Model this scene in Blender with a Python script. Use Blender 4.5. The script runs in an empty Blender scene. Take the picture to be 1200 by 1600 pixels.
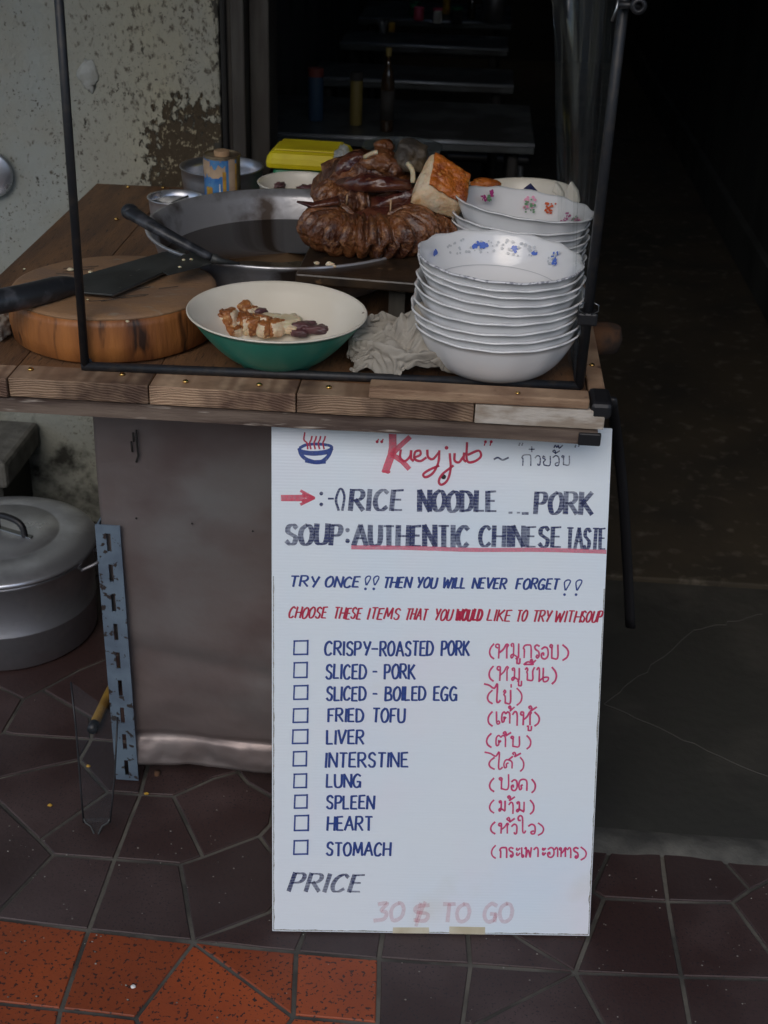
import bpy, bmesh, math, random
from math import sin, cos, pi, radians
from mathutils import Vector, Matrix, noise
random.seed(7)
C = bpy.context.scene.collection
scn = bpy.context.scene

# ------------------------------------------------------------ camera, sky, sun, exposure
FPX = 2070.0
CAMLOC = Vector((0, 0, 1.465))
CROT = Matrix.Rotation(radians(3.3), 3, 'Z') @ Matrix.Rotation(radians(90-28), 3, 'X') @ Matrix.Rotation(radians(1.85), 3, 'Z')
cd = bpy.data.cameras.new('camera'); cam = bpy.data.objects.new('camera', cd); C.objects.link(cam)
cam.location = CAMLOC; cam.rotation_euler = CROT.to_euler()
cd.sensor_fit = 'VERTICAL'; cd.sensor_height = 36; cd.lens = 36*FPX/1600; cd.clip_start = 0.05; cd.clip_end = 500
cd.dof.use_dof = True; cd.dof.focus_distance = 1.85; cd.dof.aperture_fstop = 9.0
scn.camera = cam
w = bpy.data.worlds.new('World'); scn.world = w; w.use_nodes = True
wn = w.node_tree; bg = wn.nodes['Background']
sk = wn.nodes.new('ShaderNodeTexSky'); sk.sky_type = 'NISHITA'; sk.sun_disc = False
SUN_EL, SUN_AZ = 38, 190      # azimuth clockwise from +Y: the light comes from behind the camera
sk.sun_elevation = radians(SUN_EL); sk.sun_rotation = radians(SUN_AZ); sk.dust_density = 1.5; sk.air_density = 1.0; sk.ozone_density = 1.0
wn.links.new(sk.outputs[0], bg.inputs[0]); bg.inputs[1].default_value = 0.13
sd = bpy.data.lights.new('sun', 'SUN'); sd.energy = 0.5; sd.angle = radians(40); sd.color = (1, .97, .93)
so = bpy.data.objects.new('sun', sd); C.objects.link(so)
dv = Vector((sin(radians(SUN_AZ))*cos(radians(SUN_EL)), cos(radians(SUN_AZ))*cos(radians(SUN_EL)), sin(radians(SUN_EL))))
so.rotation_euler = dv.to_track_quat('Z', 'Y').to_euler()
scn.view_settings.view_transform = 'Standard'; scn.view_settings.look = 'None'
scn.view_settings.exposure = 0.38; scn.view_settings.gamma = 1; scn.view_settings.use_curve_mapping = False
scn.render.engine = 'CYCLES'

def ray(x, y): return CROT @ Vector(((x-600)/FPX, -(y-800)/FPX, -1))
def atz(x, y, z):                                    # where a sight line meets the height z
    d = ray(x, y); return CAMLOC + d*((z-CAMLOC.z)/d.z)
def aty(x, y, Y):                                    # where it meets the upright plane Y
    d = ray(x, y); return CAMLOC + d*((Y-CAMLOC.y)/d.y)

# ------------------------------------------------------------ materials
def mat(name, col, rough=.6, metal=0., col2=None, ns=8., lo=.4, hi=.6, det=6., bump=0., bs=40., spec=.5, stretch=(1,1,1),
        col3=None, ns3=60., lo3=.6, hi3=.68, rough2=None, coat=0., world=False, sss=0., bdet=6., trans=0.):
    m = bpy.data.materials.new(name); m.use_nodes = True
    n = m.node_tree.nodes; L = m.node_tree.links; b = n['Principled BSDF']
    c4 = lambda c: (c[0], c[1], c[2], 1)
    b.inputs['Base Color'].default_value = c4(col); b.inputs['Roughness'].default_value = rough
    b.inputs['Metallic'].default_value = metal; b.inputs['Specular IOR Level'].default_value = spec
    b.inputs['Coat Weight'].default_value = coat; b.inputs['Coat Roughness'].default_value = .08
    if trans: b.inputs['Transmission Weight'].default_value = trans
    if sss: b.inputs['Subsurface Weight'].default_value = sss; b.inputs['Subsurface Scale'].default_value = .01
    if world: g = n.new('ShaderNodeNewGeometry'); src = g.outputs['Position']
    else: g = n.new('ShaderNodeTexCoord'); src = g.outputs['Object']
    mp = n.new('ShaderNodeMapping'); L.new(src, mp.inputs[0]); mp.inputs['Scale'].default_value = stretch
    def nz(scale, det): t = n.new('ShaderNodeTexNoise'); t.inputs['Scale'].default_value = scale; t.inputs['Detail'].default_value = det; L.new(mp.outputs[0], t.inputs[0]); return t
    def ramp(src, lo, hi): r = n.new('ShaderNodeMapRange'); r.inputs[1].default_value = lo; r.inputs[2].default_value = hi; L.new(src, r.inputs[0]); return r.outputs[0]
    def mix(f, a, bb):
        x = n.new('ShaderNodeMix'); x.data_type = 'RGBA'; L.new(f, x.inputs[0])
        for s, v in ((6, a), (7, bb)):
            if isinstance(v, tuple): x.inputs[s].default_value = c4(v)
            else: L.new(v, x.inputs[s])
        return x.outputs[2]
    cur = col; f = None
    if col2:
        f = ramp(nz(ns, det).outputs[0], lo, hi); cur = mix(f, tuple(col), tuple(col2)); L.new(cur, b.inputs['Base Color'])
        if rough2 is not None:
            r = n.new('ShaderNodeMapRange'); L.new(f, r.inputs[0]); r.inputs[3].default_value = rough; r.inputs[4].default_value = rough2; L.new(r.outputs[0], b.inputs['Roughness'])
    if col3:
        f3 = ramp(nz(ns3, 3).outputs[0], lo3, hi3); cur = mix(f3, cur if col2 else tuple(col), tuple(col3)); L.new(cur, b.inputs['Base Color'])
    if bump:
        t = nz(bs, bdet); bp = n.new('ShaderNodeBump'); bp.inputs['Strength'].default_value = 1; bp.inputs['Distance'].default_value = bump
        L.new(t.outputs[0], bp.inputs['Height']); L.new(bp.outputs[0], b.inputs['Normal'])
    m['_'] = 0
    return m

# ------------------------------------------------------------ mesh helpers
def tag(o, label=None, cat=None, group=None, kind=None):
    for k, v in (('label', label), ('category', cat), ('group', group), ('kind', kind)):
        if v: o[k] = v
    return o
def empty(name, loc, label, cat, group=None):
    o = bpy.data.objects.new(name, None); C.objects.link(o); o.location = loc; o.empty_display_size = .05
    return tag(o, label, cat, group)
def link(o, parent):
    C.objects.link(o)
    if parent is not None:
        o.parent = parent; m = Matrix.Translation(parent.location) if parent.type == 'EMPTY' else Matrix.Translation(parent.location)
        pp = parent.parent
        o['_w'] = 0; del o['_w']
        # all parents carry only a translation: world = sum of locations
        wl = world_loc(parent); o.location = o.location - wl
    return o
def world_loc(o):
    v = Vector(o.location)
    while o.parent: o = o.parent; v += o.location
    return v
def mk(name, V, F, m, parent=None, smooth=False, mi=None, bevel=0., sub=0, solid=0., weld=False):
    V = [Vector(v) for v in V]
    lo = Vector([min(v[i] for v in V) for i in range(3)]); hi = Vector([max(v[i] for v in V) for i in range(3)])
    o0 = Vector(((lo.x+hi.x)/2, (lo.y+hi.y)/2, lo.z))
    me = bpy.data.meshes.new(name); me.from_pydata([v-o0 for v in V], [], F)
    for mm in (m if isinstance(m, (list, tuple)) else [m]): me.materials.append(mm)
    if mi: me.polygons.foreach_set('material_index', mi)
    bm = bmesh.new(); bm.from_mesh(me)
    if weld: bmesh.ops.remove_doubles(bm, verts=bm.verts, dist=1e-5)
    bmesh.ops.recalc_face_normals(bm, faces=bm.faces); bm.to_mesh(me); bm.free()
    if smooth: me.polygons.foreach_set('use_smooth', [True]*len(me.polygons))
    o = bpy.data.objects.new(name, me); o.location = o0; link(o, parent)
    if solid: s = o.modifiers.new('solid', 'SOLIDIFY'); s.thickness = solid; s.offset = 0
    if bevel: b = o.modifiers.new('bevel', 'BEVEL'); b.width = bevel; b.segments = 2; b.limit_method = 'ANGLE'
    if sub: s = o.modifiers.new('sub', 'SUBSURF'); s.levels = s.render_levels = sub
    return o
class G:
    def __init__(s): s.v = []; s.f = []; s.m = []
    def add(s, V, F, mi=0):
        k = len(s.v); s.v += [Vector(v) for v in V]; s.f += [[i+k for i in f] for f in F]; s.m += [mi]*len(F); return s
    def box(s, x0, x1, y0, y1, z0, z1, mi=0, jit=0):
        V = [(x, y, z) for z in (z0, z1) for y in (y0, y1) for x in (x0, x1)]
        if jit: V = [tuple(c+random.uniform(-jit, jit) for c in v) for v in V]
        return s.add(V, [(0,2,3,1), (4,5,7,6), (0,1,5,4), (2,6,7,3), (0,4,6,2), (1,3,7,5)], mi)
    def prism(s, pts, off, mi=0):
        n = len(pts); off = Vector(off); P = [Vector(p) for p in pts]
        return s.add(P+[p+off for p in P], [list(range(n))[::-1], list(range(n, 2*n))]+[(i, (i+1) % n, n+(i+1) % n, n+i) for i in range(n)], mi)
    def tube(s, pts, r, n=10, mi=0, caps=True, flat=1., wob=0.):
        P = [Vector(p) for p in pts]; V = []; F = []
        up = Vector((0, 0, 1))
        t0 = (P[1]-P[0]).normalized()
        if abs(t0.dot(up)) > .95: up = Vector((0, 1, 0))
        for i, p in enumerate(P):
            t = (P[min(i+1, len(P)-1)]-P[max(i-1, 0)]).normalized()
            a = t.cross(up).normalized(); b = a.cross(t)
            if b.length < .01: b = Vector((0, 1, 0))
            up = b
            rr = r[i] if isinstance(r, (list, tuple)) else (r(i/(len(P)-1)) if callable(r) else r)
            for k in range(n):
                q = 2*pi*k/n; R = rr
                if wob: R = rr*(1+wob*noise.noise(p*60+Vector((cos(q), sin(q), 0))*1.3))
                V.append(p+a*cos(q)*R+b*sin(q)*R*flat)
        for i in range(len(P)-1):
            for k in range(n): F.append((i*n+k, i*n+(k+1) % n, (i+1)*n+(k+1) % n, (i+1)*n+k))
        if caps: F.append(list(range(n))[::-1]); F.append([(len(P)-1)*n+k for k in range(n)])
        return s.add(V, F, mi)
    def lathe(s, prof, c, n=64, mi=0, rf=None, zf=None, tilt=None, mis=None):
        V = []; F = []; c = Vector(c)
        for j, (r, z) in enumerate(prof):
            for k in range(n):
                a = 2*pi*k/n; R = r*(rf(a, j) if rf else 1); Z = z+(zf(a, j) if zf else 0)
                p = Vector((R*cos(a), R*sin(a), Z))
                if tilt is not None: p = tilt @ p
                V.append(c+p)
        k0 = len(s.v)
        for j in range(len(prof)-1):
            for k in range(n): F.append((j*n+k, j*n+(k+1) % n, (j+1)*n+(k+1) % n, (j+1)*n+k))
        nf = len(F); s.add(V, F, mi)
        if mis: s.m[-nf:] = [mis[f//n] for f in range(nf)]
        if prof[0][0] > 1e-4: s.f.append([k0+k for k in range(n)][::-1]); s.m.append(mi if not mis else mis[0])
        if prof[-1][0] > 1e-4 : s.f.append([k0+(len(prof)-1)*n+k for k in range(n)]); s.m.append(mi if not mis else mis[-1])
        return s
    def out(s, name, m, parent=None, **k):
        return mk(name, s.v, s.f, m, parent, mi=s.m if isinstance(m, (list, tuple)) else None, **k)
def cat_rom(P, n=6):
    if len(P) < 3: return [Vector(p) for p in P]
    P = [Vector(p) for p in P]; Q = [P[0]*2-P[1]]+P+[P[-1]*2-P[-2]]; o = []
    for i in range(1, len(Q)-2):
        a, b, c, d = Q[i-1:i+3]
        for k in range(n):
            t = k/n; o.append(.5*((2*b)+(c-a)*t+(2*a-5*b+4*c-d)*t*t+(3*b-a-3*c+d)*t**3))
    return o+[P[-1]]
def blob(c, rad, nz=.2, fr=30., sub=3, seed=0., ridge=0.):
    bm = bmesh.new(); bmesh.ops.create_icosphere(bm, subdivisions=sub, radius=1)
    V = []; sv = Vector((seed*3.7, seed*1.3, seed*7.1))
    for v in bm.verts:
        p = v.co.copy(); d = noise.fractal(p*fr*.05+sv, 1, 2, 4)*nz
        if ridge: d += ridge*(1-abs(noise.noise(p*fr*.12+sv))*2)
        p *= 1+d; V.append(Vector((p.x*rad[0], p.y*rad[1], p.z*rad[2]))+Vector(c))
    F = [[v.index for v in f.verts] for f in bm.faces]; bm.free()
    return V, F
def copy_thing(o, delta, **kw):
    c = o.copy(); C.objects.link(c); c.location = Vector(o.location)+Vector(delta)
    for ch in o.children:
        d = ch.copy(); C.objects.link(d); d.parent = c
        for g in ch.children: e = g.copy(); C.objects.link(e); e.parent = d
    return tag(c, **kw)

# ------------------------------------------------------------ material library
M = {}
M['tile'] = mat('dark_terrazzo', (.036,.017,.015), .6, col2=(.10,.066,.062), ns=4.5, lo=.46, hi=.8, col3=(.012,.01,.012), ns3=260, lo3=.60, hi3=.64, bump=.0006, bs=120, world=True)
M['orange'] = mat('orange_terrazzo', (.33,.062,.013), .6, col2=(.26,.046,.011), ns=7, lo=.4, hi=.7, col3=(.03,.012,.012), ns3=170, lo3=.59, hi3=.62, bump=.0006, bs=120, world=True)
M['grout'] = mat('cement_grout', (.125,.115,.095), .95, col2=(.05,.047,.04), ns=9, bump=.002, bs=90, world=True)
M['concrete'] = mat('dark_concrete', (.030,.030,.025), .85, col2=(.075,.07,.06), ns=3.5, lo=.45, hi=.75, col3=(.03,.028,.025), ns3=22, lo3=.5, hi3=.8, bump=.002, bs=35, world=True, rough2=.6)
M['concrete_in'] = mat('brown_concrete', (.055,.043,.027), .8, col2=(.028,.024,.018), ns=4, lo=.4, hi=.7, col3=(.15,.13,.10), ns3=25, lo3=.58, hi3=.8, bump=.002, bs=30, world=True)
M['mortar'] = mat('pale_mortar', (.17,.165,.145), .95, col2=(.07,.068,.06), ns=14, lo=.35, hi=.65, bump=.004, bs=50, world=True)
M['lip'] = mat('grimy_mortar_lip', (.115,.112,.098), .95, col2=(.045,.044,.04), ns=14, lo=.35, hi=.65, bump=.004, bs=50, world=True)
M['seam'] = mat('grey_crack_line', (.075,.073,.066), .9)
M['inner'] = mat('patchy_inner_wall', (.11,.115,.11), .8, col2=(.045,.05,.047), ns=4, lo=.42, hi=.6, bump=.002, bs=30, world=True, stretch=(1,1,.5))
M['inwall'] = mat('dark_blotchy_wall', (.06,.065,.06), .8, col2=(.022,.024,.022), ns=3, lo=.4, hi=.65, bump=.002, bs=30, world=True, stretch=(1,1,.5))  # dark base colour with darker blotches, stretched upright
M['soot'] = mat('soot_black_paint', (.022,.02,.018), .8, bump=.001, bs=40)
M['darkwood'] = mat('dark_frame_wood', (.035,.028,.022), .6, col2=(.06,.055,.045), ns=14, stretch=(3,3,.4), bump=.001, bs=40)
M['rod'] = mat('black_painted_rod', (.012,.013,.016), .5, col2=(.03,.025,.022), ns=70, lo=.5, hi=.7, bump=.0003, bs=200)
M['wood_top'] = mat('worn_table_wood', (.19,.095,.042), .6, col2=(.10,.052,.028), ns=5, lo=.38, hi=.68, stretch=(7,1,3), col3=(.03,.02,.014), ns3=40, lo3=.58, hi3=.75, bump=.0012, bs=90)
M['wood_edge'] = mat('pale_worn_wood', (.40,.265,.165), .7, col2=(.23,.135,.08), ns=16, lo=.35, hi=.6, stretch=(1,1,5), col3=(.09,.04,.025), ns3=30, lo3=.62, hi3=.74, bump=.001, bs=120)
M['brass'] = mat('brass', (.85,.55,.18), .25, 1, col2=(.3,.17,.05), ns=200)
M['black'] = mat('black_rubber', (.012,.012,.014), .45, bump=.0005, bs=60)
M['white'] = mat('white_porcelain', (.80,.80,.80), .12, coat=.3, bump=.00015, bs=14)
M['rimgrey'] = mat('worn_rim_band', (.36,.36,.40), .25, col2=(.78,.78,.80), ns=130, lo=.42, hi=.5)
M['green'] = mat('green_melamine', (.035,.30,.215), .3, col2=(.028,.24,.17), ns=6, bump=.0004, bs=20)
M['cream'] = mat('cream_melamine', (.80,.75,.64), .28, col2=(.74,.68,.56), ns=9, bump=.0003, bs=20, col3=(.25,.12,.08), ns3=90, lo3=.76, hi3=.78)
M['alu'] = mat('dull_aluminium', (.62,.63,.67), .28, .92, col2=(.36,.37,.40), ns=7, rough2=.55, bump=.0006, bs=30)
M['alubright'] = mat('scratched_aluminium', (.78,.80,.85), .27, .85, col2=(.5,.51,.54), ns=9, rough2=.42, bump=.0007, bs=24)
M['alu_old'] = mat('stained_pan_metal', (.55,.55,.57), .30, .6, col2=(.10,.075,.06), ns=13, lo=.50, hi=.68, rough2=.6, bump=.0007, bs=40)
M['broth'] = mat('dark_soy_broth', (.085,.048,.024), .12, col2=(.17,.115,.07), ns=6, lo=.5, hi=.75)
M['oil'] = mat('cloudy_fat_film', (.15,.125,.09), .2, col2=(.05,.035,.022), ns=20, bump=.001, bs=30)
M['steel'] = mat('dark_carbon_steel', (.085,.09,.088), .55, .6, col2=(.05,.052,.05), ns=12, bump=.0003, bs=60, col3=(.18,.17,.15), ns3=90, lo3=.68, hi3=.75)
M['edge'] = mat('ground_steel_edge', (.3,.31,.32), .35, 1)
M['handle'] = mat('worn_black_handle', (.02,.022,.026), .42, col2=(.06,.062,.07), ns=50, lo=.5, hi=.65, bump=.0006, bs=90)
M['meat'] = mat('braised_brown_meat', (.21,.073,.022), .34, col2=(.065,.020,.009), ns=26, lo=.38, hi=.62, bump=.008, bs=110, coat=.3, col3=(.33,.15,.06), ns3=80, lo3=.52, hi3=.72)
M['meat_dark'] = mat('dark_glazed_meat', (.055,.013,.011), .25, col2=(.12,.04,.02), ns=40, bump=.004, bs=70, coat=.4, col3=(.25,.12,.06), ns3=60, lo3=.64, hi3=.74)
M['meat_purple'] = mat('purple_liver_meat', (.12,.05,.052), .4, col2=(.055,.022,.026), ns=60, bump=.001, bs=150)
M['grey_meat'] = mat('grey_brown_meat', (.055,.045,.036), .55, col2=(.10,.068,.035), ns=30, bump=.004, bs=90)
M['fat'] = mat('pork_fat', (.78,.66,.48), .42, col2=(.66,.46,.27), ns=35, bump=.004, bs=80, sss=.2, col3=(.45,.2,.06), ns3=45, lo3=.63, hi3=.75)
M['brownskin'] = mat('roasted_brown_skin', (.36,.13,.035), .35, col2=(.17,.05,.015), ns=60, bump=.002, bs=200, col3=(.55,.3,.12), ns3=90, lo3=.56, hi3=.68)
M['crackle'] = mat('crisp_orange_skin', (.55,.15,.018), .3, col2=(.25,.05,.01), ns=40, lo=.4, hi=.65, bump=.003, bs=220, coat=.3, col3=(.62,.26,.05), ns3=120, lo3=.58, hi3=.7)
M['cloth'] = mat('grey_kitchen_cloth', (.37,.34,.29), .95, col2=(.23,.205,.17), ns=14, lo=.45, hi=.75, bump=.0006, bs=500, sss=0)
M['yellow'] = mat('yellow_plastic', (.75,.62,.012), .45, col2=(.62,.48,.01), ns=9, bump=.0002, bs=60)
M['greenplastic'] = mat('green_plastic', (.01,.2,.08), .4)
M['cork'] = mat('wooden_bung', (.46,.29,.16), .7, bump=.001, bs=80)
M['label_blue'] = mat('blue_tin_print', (.03,.15,.42), .4, col2=(.10,.27,.5), ns=40, col3=(.35,.27,.19), ns3=50, lo3=.66, hi3=.7)
M['label_tan'] = mat('peeled_tan_label', (.42,.29,.19), .7, col2=(.52,.37,.24), ns=30)
M['label_gold'] = mat('golden_label', (.62,.36,.03), .5, col2=(.38,.2,.04), ns=50)
M['tin'] = mat('old_tin', (.34,.27,.17), .45, .6, col2=(.13,.09,.06), ns=25)
M['whitefood'] = mat('white_paste', (.75,.73,.68), .5, bump=.003, bs=60)
M['onion'] = mat('translucent_onion', (.55,.45,.28), .3, col2=(.66,.58,.4), ns=30, sss=.3)
M['clearplastic'] = mat('frosted_plastic', (.75,.77,.75), .3, trans=.75)
M['sheet'] = mat('tarnished_sheet_metal', (.26,.215,.205), .44, .65, col2=(.31,.30,.295), ns=3.5, lo=.4, hi=.65, det=7, bump=.003, bs=12, bdet=5, col3=(.19,.135,.13), ns3=6, lo3=.50, hi3=.8, rough2=.38, stretch=(1,1,1.2))
M['angle'] = mat('chipped_blue_paint', (.135,.185,.235), .55, col2=(.10,.135,.18), ns=20, col3=(.03,.022,.02), ns3=75, lo3=.61, hi3=.64, bump=.0006, bs=80)
M['board'] = mat('white_corrugated_plastic', (.76,.82,.86), .35, col2=(.74,.81,.87), ns=5, lo=.4, hi=.7, bump=0)
M['tape'] = mat('yellowed_tape', (.62,.58,.44), .35, col2=(.52,.46,.32), ns=30)
M['yhandle'] = mat('worn_yellow_wood', (.34,.20,.03), .5, col2=(.16,.09,.025), ns=20)
M['rust'] = mat('rusty_iron', (.12,.055,.025), .9, col2=(.04,.025,.018), ns=30, bump=.001, bs=60)
M['stainless'] = mat('dull_stainless', (.50,.53,.56), .42, .6, col2=(.3,.31,.33), ns=4, rough2=.5)
M['tabletop'] = mat('dark_mottled_tabletop', (.10,.11,.11), .30, .3, col2=(.035,.035,.033), ns=6, lo=.42, hi=.6, rough2=.5)  # paler blotches in the colour stand in for reflections on the table tops
M['dimyellow'] = mat('dull_yellow', (.16,.12,.03), .6); M['dimblue'] = mat('dull_blue', (.02,.05,.09), .6); M['dimred'] = mat('dull_red', (.15,.03,.02), .6)  # one flat, toned-down colour each, for the bottles and can inside
M['redplastic'] = mat('red_plastic', (.6,.03,.06), .35); M['pinkplastic'] = mat('pink_plastic', (.8,.12,.2), .35)
M['glassdark'] = mat('dark_sauce_bottle', (.03,.018,.01), .1, coat=.4)
M['bark'] = mat('weathered_block_bark', (.42,.16,.042), .5, col2=(.19,.065,.02), ns=7, lo=.38, hi=.64, stretch=(3,3,.5), col3=(.03,.012,.006), ns3=16, lo3=.60, hi3=.70, bump=.002, bs=40)
M['blocktop'] = mat('scarred_block_top', (.30,.17,.085), .75, col2=(.22,.135,.085), ns=9, lo=.4, hi=.65, col3=(.30,.26,.2), ns3=30, lo3=.6, hi3=.8, bump=.0018, bs=90, stretch=(1,2,1))
def ink(name, col, alpha=1., stripes=False, rough=.5):
    m = mat(name, col, rough); n = m.node_tree.nodes; L = m.node_tree.links; b = n['Principled BSDF']
    g = n.new('ShaderNodeTexCoord')
    t = n.new('ShaderNodeTexNoise'); t.inputs['Scale'].default_value = 260; t.inputs['Detail'].default_value = 3; L.new(g.outputs['Object'], t.inputs[0])
    src = t.outputs[0]; base = n.new('ShaderNodeMapRange'); base.inputs[1].default_value = .3; base.inputs[2].default_value = .65
    base.inputs[3].default_value = alpha*.68; base.inputs[4].default_value = min(1, alpha*1.05); L.new(src, base.inputs[0]); o = base.outputs[0]
    if stripes:
        wv = n.new('ShaderNodeTexWave'); wv.bands_direction = 'Z'; wv.inputs['Scale'].default_value = 72; wv.inputs['Distortion'].default_value = 1.2; wv.inputs['Detail'].default_value = 2
        L.new(g.outputs['Object'], wv.inputs[0])
        r = n.new('ShaderNodeMapRange'); r.inputs[3].default_value = .78; r.inputs[4].default_value = 1.05; L.new(wv.outputs[1], r.inputs[0])
        t2 = n.new('ShaderNodeTexNoise'); t2.inputs['Scale'].default_value = 22; L.new(g.outputs['Object'], t2.inputs[0])
        r2 = n.new('ShaderNodeMapRange'); r2.inputs[1].default_value = .35; r2.inputs[2].default_value = .6; r2.inputs[3].default_value = .62; r2.inputs[4].default_value = 1; L.new(t2.outputs[0], r2.inputs[0])
        for q in (r, r2):
            mu = n.new('ShaderNodeMath'); mu.operation = 'MULTIPLY'; L.new(o, mu.inputs[0]); L.new(q.outputs[0], mu.inputs[1]); o = mu.outputs[0]
    L.new(o, b.inputs['Alpha']); return m
M['ink_blue'] = ink('blue_marker', (.018,.055,.26), .97)
M['ink_navy'] = ink('navy_brush_marker', (.025,.038,.13), 1., True)
M['ink_red'] = ink('red_marker', (.50,.012,.06), .95)
M['ink_pink'] = ink('pink_marker', (.62,.035,.16), .95)
M['ink_rose'] = ink('rose_brush', (.72,.06,.12), .75)
M['ink_faint'] = ink('faded_red_marker', (.75,.2,.24), .22)
M['ink_smear'] = ink('pink_smear', (.70,.28,.38), .05); M['ink_smearb'] = ink('blue_smear', (.35,.5,.75), .045)
M['ink_line'] = ink('pink_underline', (.75,.16,.24), .7)
for k_, c_ in dict(pb=(.09,.17,.58), pg=(.55,.56,.57), pp=(.45,.05,.22), po=(.62,.12,.05), pl=(.15,.3,.16), pk=(.75,.3,.45)).items(): M[k_] = mat('glaze_print_'+k_, c_, .2)

# plaster wall: mould, flaked paint
def wall_mat():
    m = mat('mouldy_plaster', (.48,.48,.42), .9); n = m.node_tree.nodes; L = m.node_tree.links; b = n['Principled BSDF']
    g = n.new('ShaderNodeNewGeometry').outputs['Position']
    def nz(s, d, st=(1,1,1)):
        mp = n.new('ShaderNodeMapping'); mp.inputs['Scale'].default_value = st; L.new(g, mp.inputs[0])
        t = n.new('ShaderNodeTexNoise'); t.inputs['Scale'].default_value = s; t.inputs['Detail'].default_value = d; t.inputs['Roughness'].default_value = .62; L.new(mp.outputs[0], t.inputs[0]); return t.outputs[0]
    def mr(s, a, b_, c=0., d=1.):
        r = n.new('ShaderNodeMapRange'); r.inputs[1].default_value = a; r.inputs[2].default_value = b_; r.inputs[3].default_value = c; r.inputs[4].default_value = d; L.new(s, r.inputs[0]); return r.outputs[0]
    def mth(op, a, b_):
        x = n.new('ShaderNodeMath'); x.operation = op
        for i, v in enumerate((a, b_)):
            if isinstance(v, float): x.inputs[i].default_value = v
            else: L.new(v, x.inputs[i])
        return x.outputs[0]
    def mix(f, a, b_):
        x = n.new('ShaderNodeMix'); x.data_type = 'RGBA'; L.new(f, x.inputs[0])
        for s, v in ((6, a), (7, b_)):
            if isinstance(v, tuple): x.inputs[s].default_value = (*v, 1)
            else: L.new(v, x.inputs[s])
        return x.outputs[2]
    sx = n.new('ShaderNodeSeparateXYZ'); L.new(g, sx.inputs[0]); X, Z = sx.outputs[0], sx.outputs[2]
    xr = mr(X, -.86, -.60)                     # older, yellower paint to the right
    c = mix(xr, (.34,.36,.33), (.385,.355,.25)); c = mix(mr(nz(5, 6), .42, .68), c, (.33,.32,.26))
    # mould freckles, thicker to the right and low down
    dens = mth('MULTIPLY', xr, .09)
    fk = mth('ADD', nz(95, 8, (1,1,.6)), dens); fk = mth('ADD', fk, mth('MULTIPLY', nz(6, 3), .16))
    c = mix(mr(fk, .69, .80), c, (.11,.095,.07)); c = mix(mr(mth('ADD', nz(150, 6), mth('MULTIPLY', nz(7, 3), .35)), .80, .84), c, (.10,.09,.07))
    # the peeled brown patch above the counter
    px = mr(X, -.70, -.60); pz = mr(Z, 1.01, .87); p = mth('MULTIPLY', px, pz)
    pk = mth('ADD', mth('MULTIPLY', p, .44), nz(62, 9, (1,1,.7)))
    patch = mr(pk, .73, .77)
    c = mix(patch, c, (.060,.042,.022)); c = mix(mth('MULTIPLY', mth('MULTIPLY', patch, mr(nz(120, 6, (1,1,.8)), .575, .61)), .8), c, (.36,.31,.2))
    ex = mr(X, -.535, -.50); ez = mth('MULTIPLY', ex, .17); c = mix(mr(mth('ADD', ez, nz(38, 8, (1,1,.6))), .66, .70), c, (.05,.045,.035))
    # soot and dirt low on the wall
    c = mix(mth('MULTIPLY', mr(Z, .62, .18), .55), c, (.20,.20,.155)); c = mix(mth('MULTIPLY', mr(nz(9, 7), .52, .66), mr(Z, .6, .3)), c, (.03,.03,.024))
    # trowelled filler streak
    L.new(c, b.inputs['Base Color'])
    h = mth('ADD', mth('MULTIPLY', nz(9, 8), 1.), mth('MULTIPLY', nz(90, 5), .35)); h = mth('ADD', h, mth('MULTIPLY', patch, -.9))
    bp = n.new('ShaderNodeBump'); bp.inputs['Distance'].default_value = .008; L.new(h, bp.inputs['Height']); L.new(bp.outputs[0], b.inputs['Normal'])
    return m
M['wall'] = wall_mat()
def endgrain_mat():
    m = mat('end_grain_wood', (.38,.26,.17), .75, bump=0); n = m.node_tree.nodes; L = m.node_tree.links; b = n['Principled BSDF']
    g = n.new('ShaderNodeTexCoord').outputs['Object']; mp = n.new('ShaderNodeMapping'); L.new(g, mp.inputs[0]); mp.inputs['Location'].default_value = (.02, 0, .09); mp.inputs['Scale'].default_value = (.55, .02, 1.5)
    wv = n.new('ShaderNodeTexWave'); wv.wave_type = 'RINGS'; wv.rings_direction = 'Y'; wv.inputs['Scale'].default_value = 60; wv.inputs['Distortion'].default_value = 9; wv.inputs['Detail'].default_value = 3; wv.inputs['Detail Scale'].default_value = .6; L.new(mp.outputs[0], wv.inputs[0])
    t = n.new('ShaderNodeTexNoise'); t.inputs['Scale'].default_value = 18; t.inputs['Detail'].default_value = 6; L.new(g, t.inputs[0])
    r = n.new('ShaderNodeMapRange'); r.inputs[1].default_value = .40; r.inputs[2].default_value = .66; L.new(t.outputs[0], r.inputs[0])
    x = n.new('ShaderNodeMix'); x.data_type = 'RGBA'; L.new(wv.outputs[1], x.inputs[0]); x.inputs[6].default_value = (.27,.165,.10,1); x.inputs[7].default_value = (.43,.29,.185,1)
    y = n.new('ShaderNodeMix'); y.data_type = 'RGBA'; L.new(r.outputs[0], y.inputs[0]); L.new(x.outputs[2], y.inputs[6]); y.inputs[7].default_value = (.10,.055,.035,1)
    oi = n.new('ShaderNodeObjectInfo'); hs = n.new('ShaderNodeHueSaturation'); L.new(y.outputs[2], hs.inputs['Color'])
    rr = n.new('ShaderNodeMapRange'); rr.inputs[3].default_value = .75; rr.inputs[4].default_value = 1.2; L.new(oi.outputs['Random'], rr.inputs[0]); L.new(rr.outputs[0], hs.inputs['Value'])
    L.new(hs.outputs[0], b.inputs['Base Color'])
    bp = n.new('ShaderNodeBump'); bp.inputs['Distance'].default_value = .0006; L.new(wv.outputs[1], bp.inputs['Height']); L.new(bp.outputs[0], b.inputs['Normal'])
    return m
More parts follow.
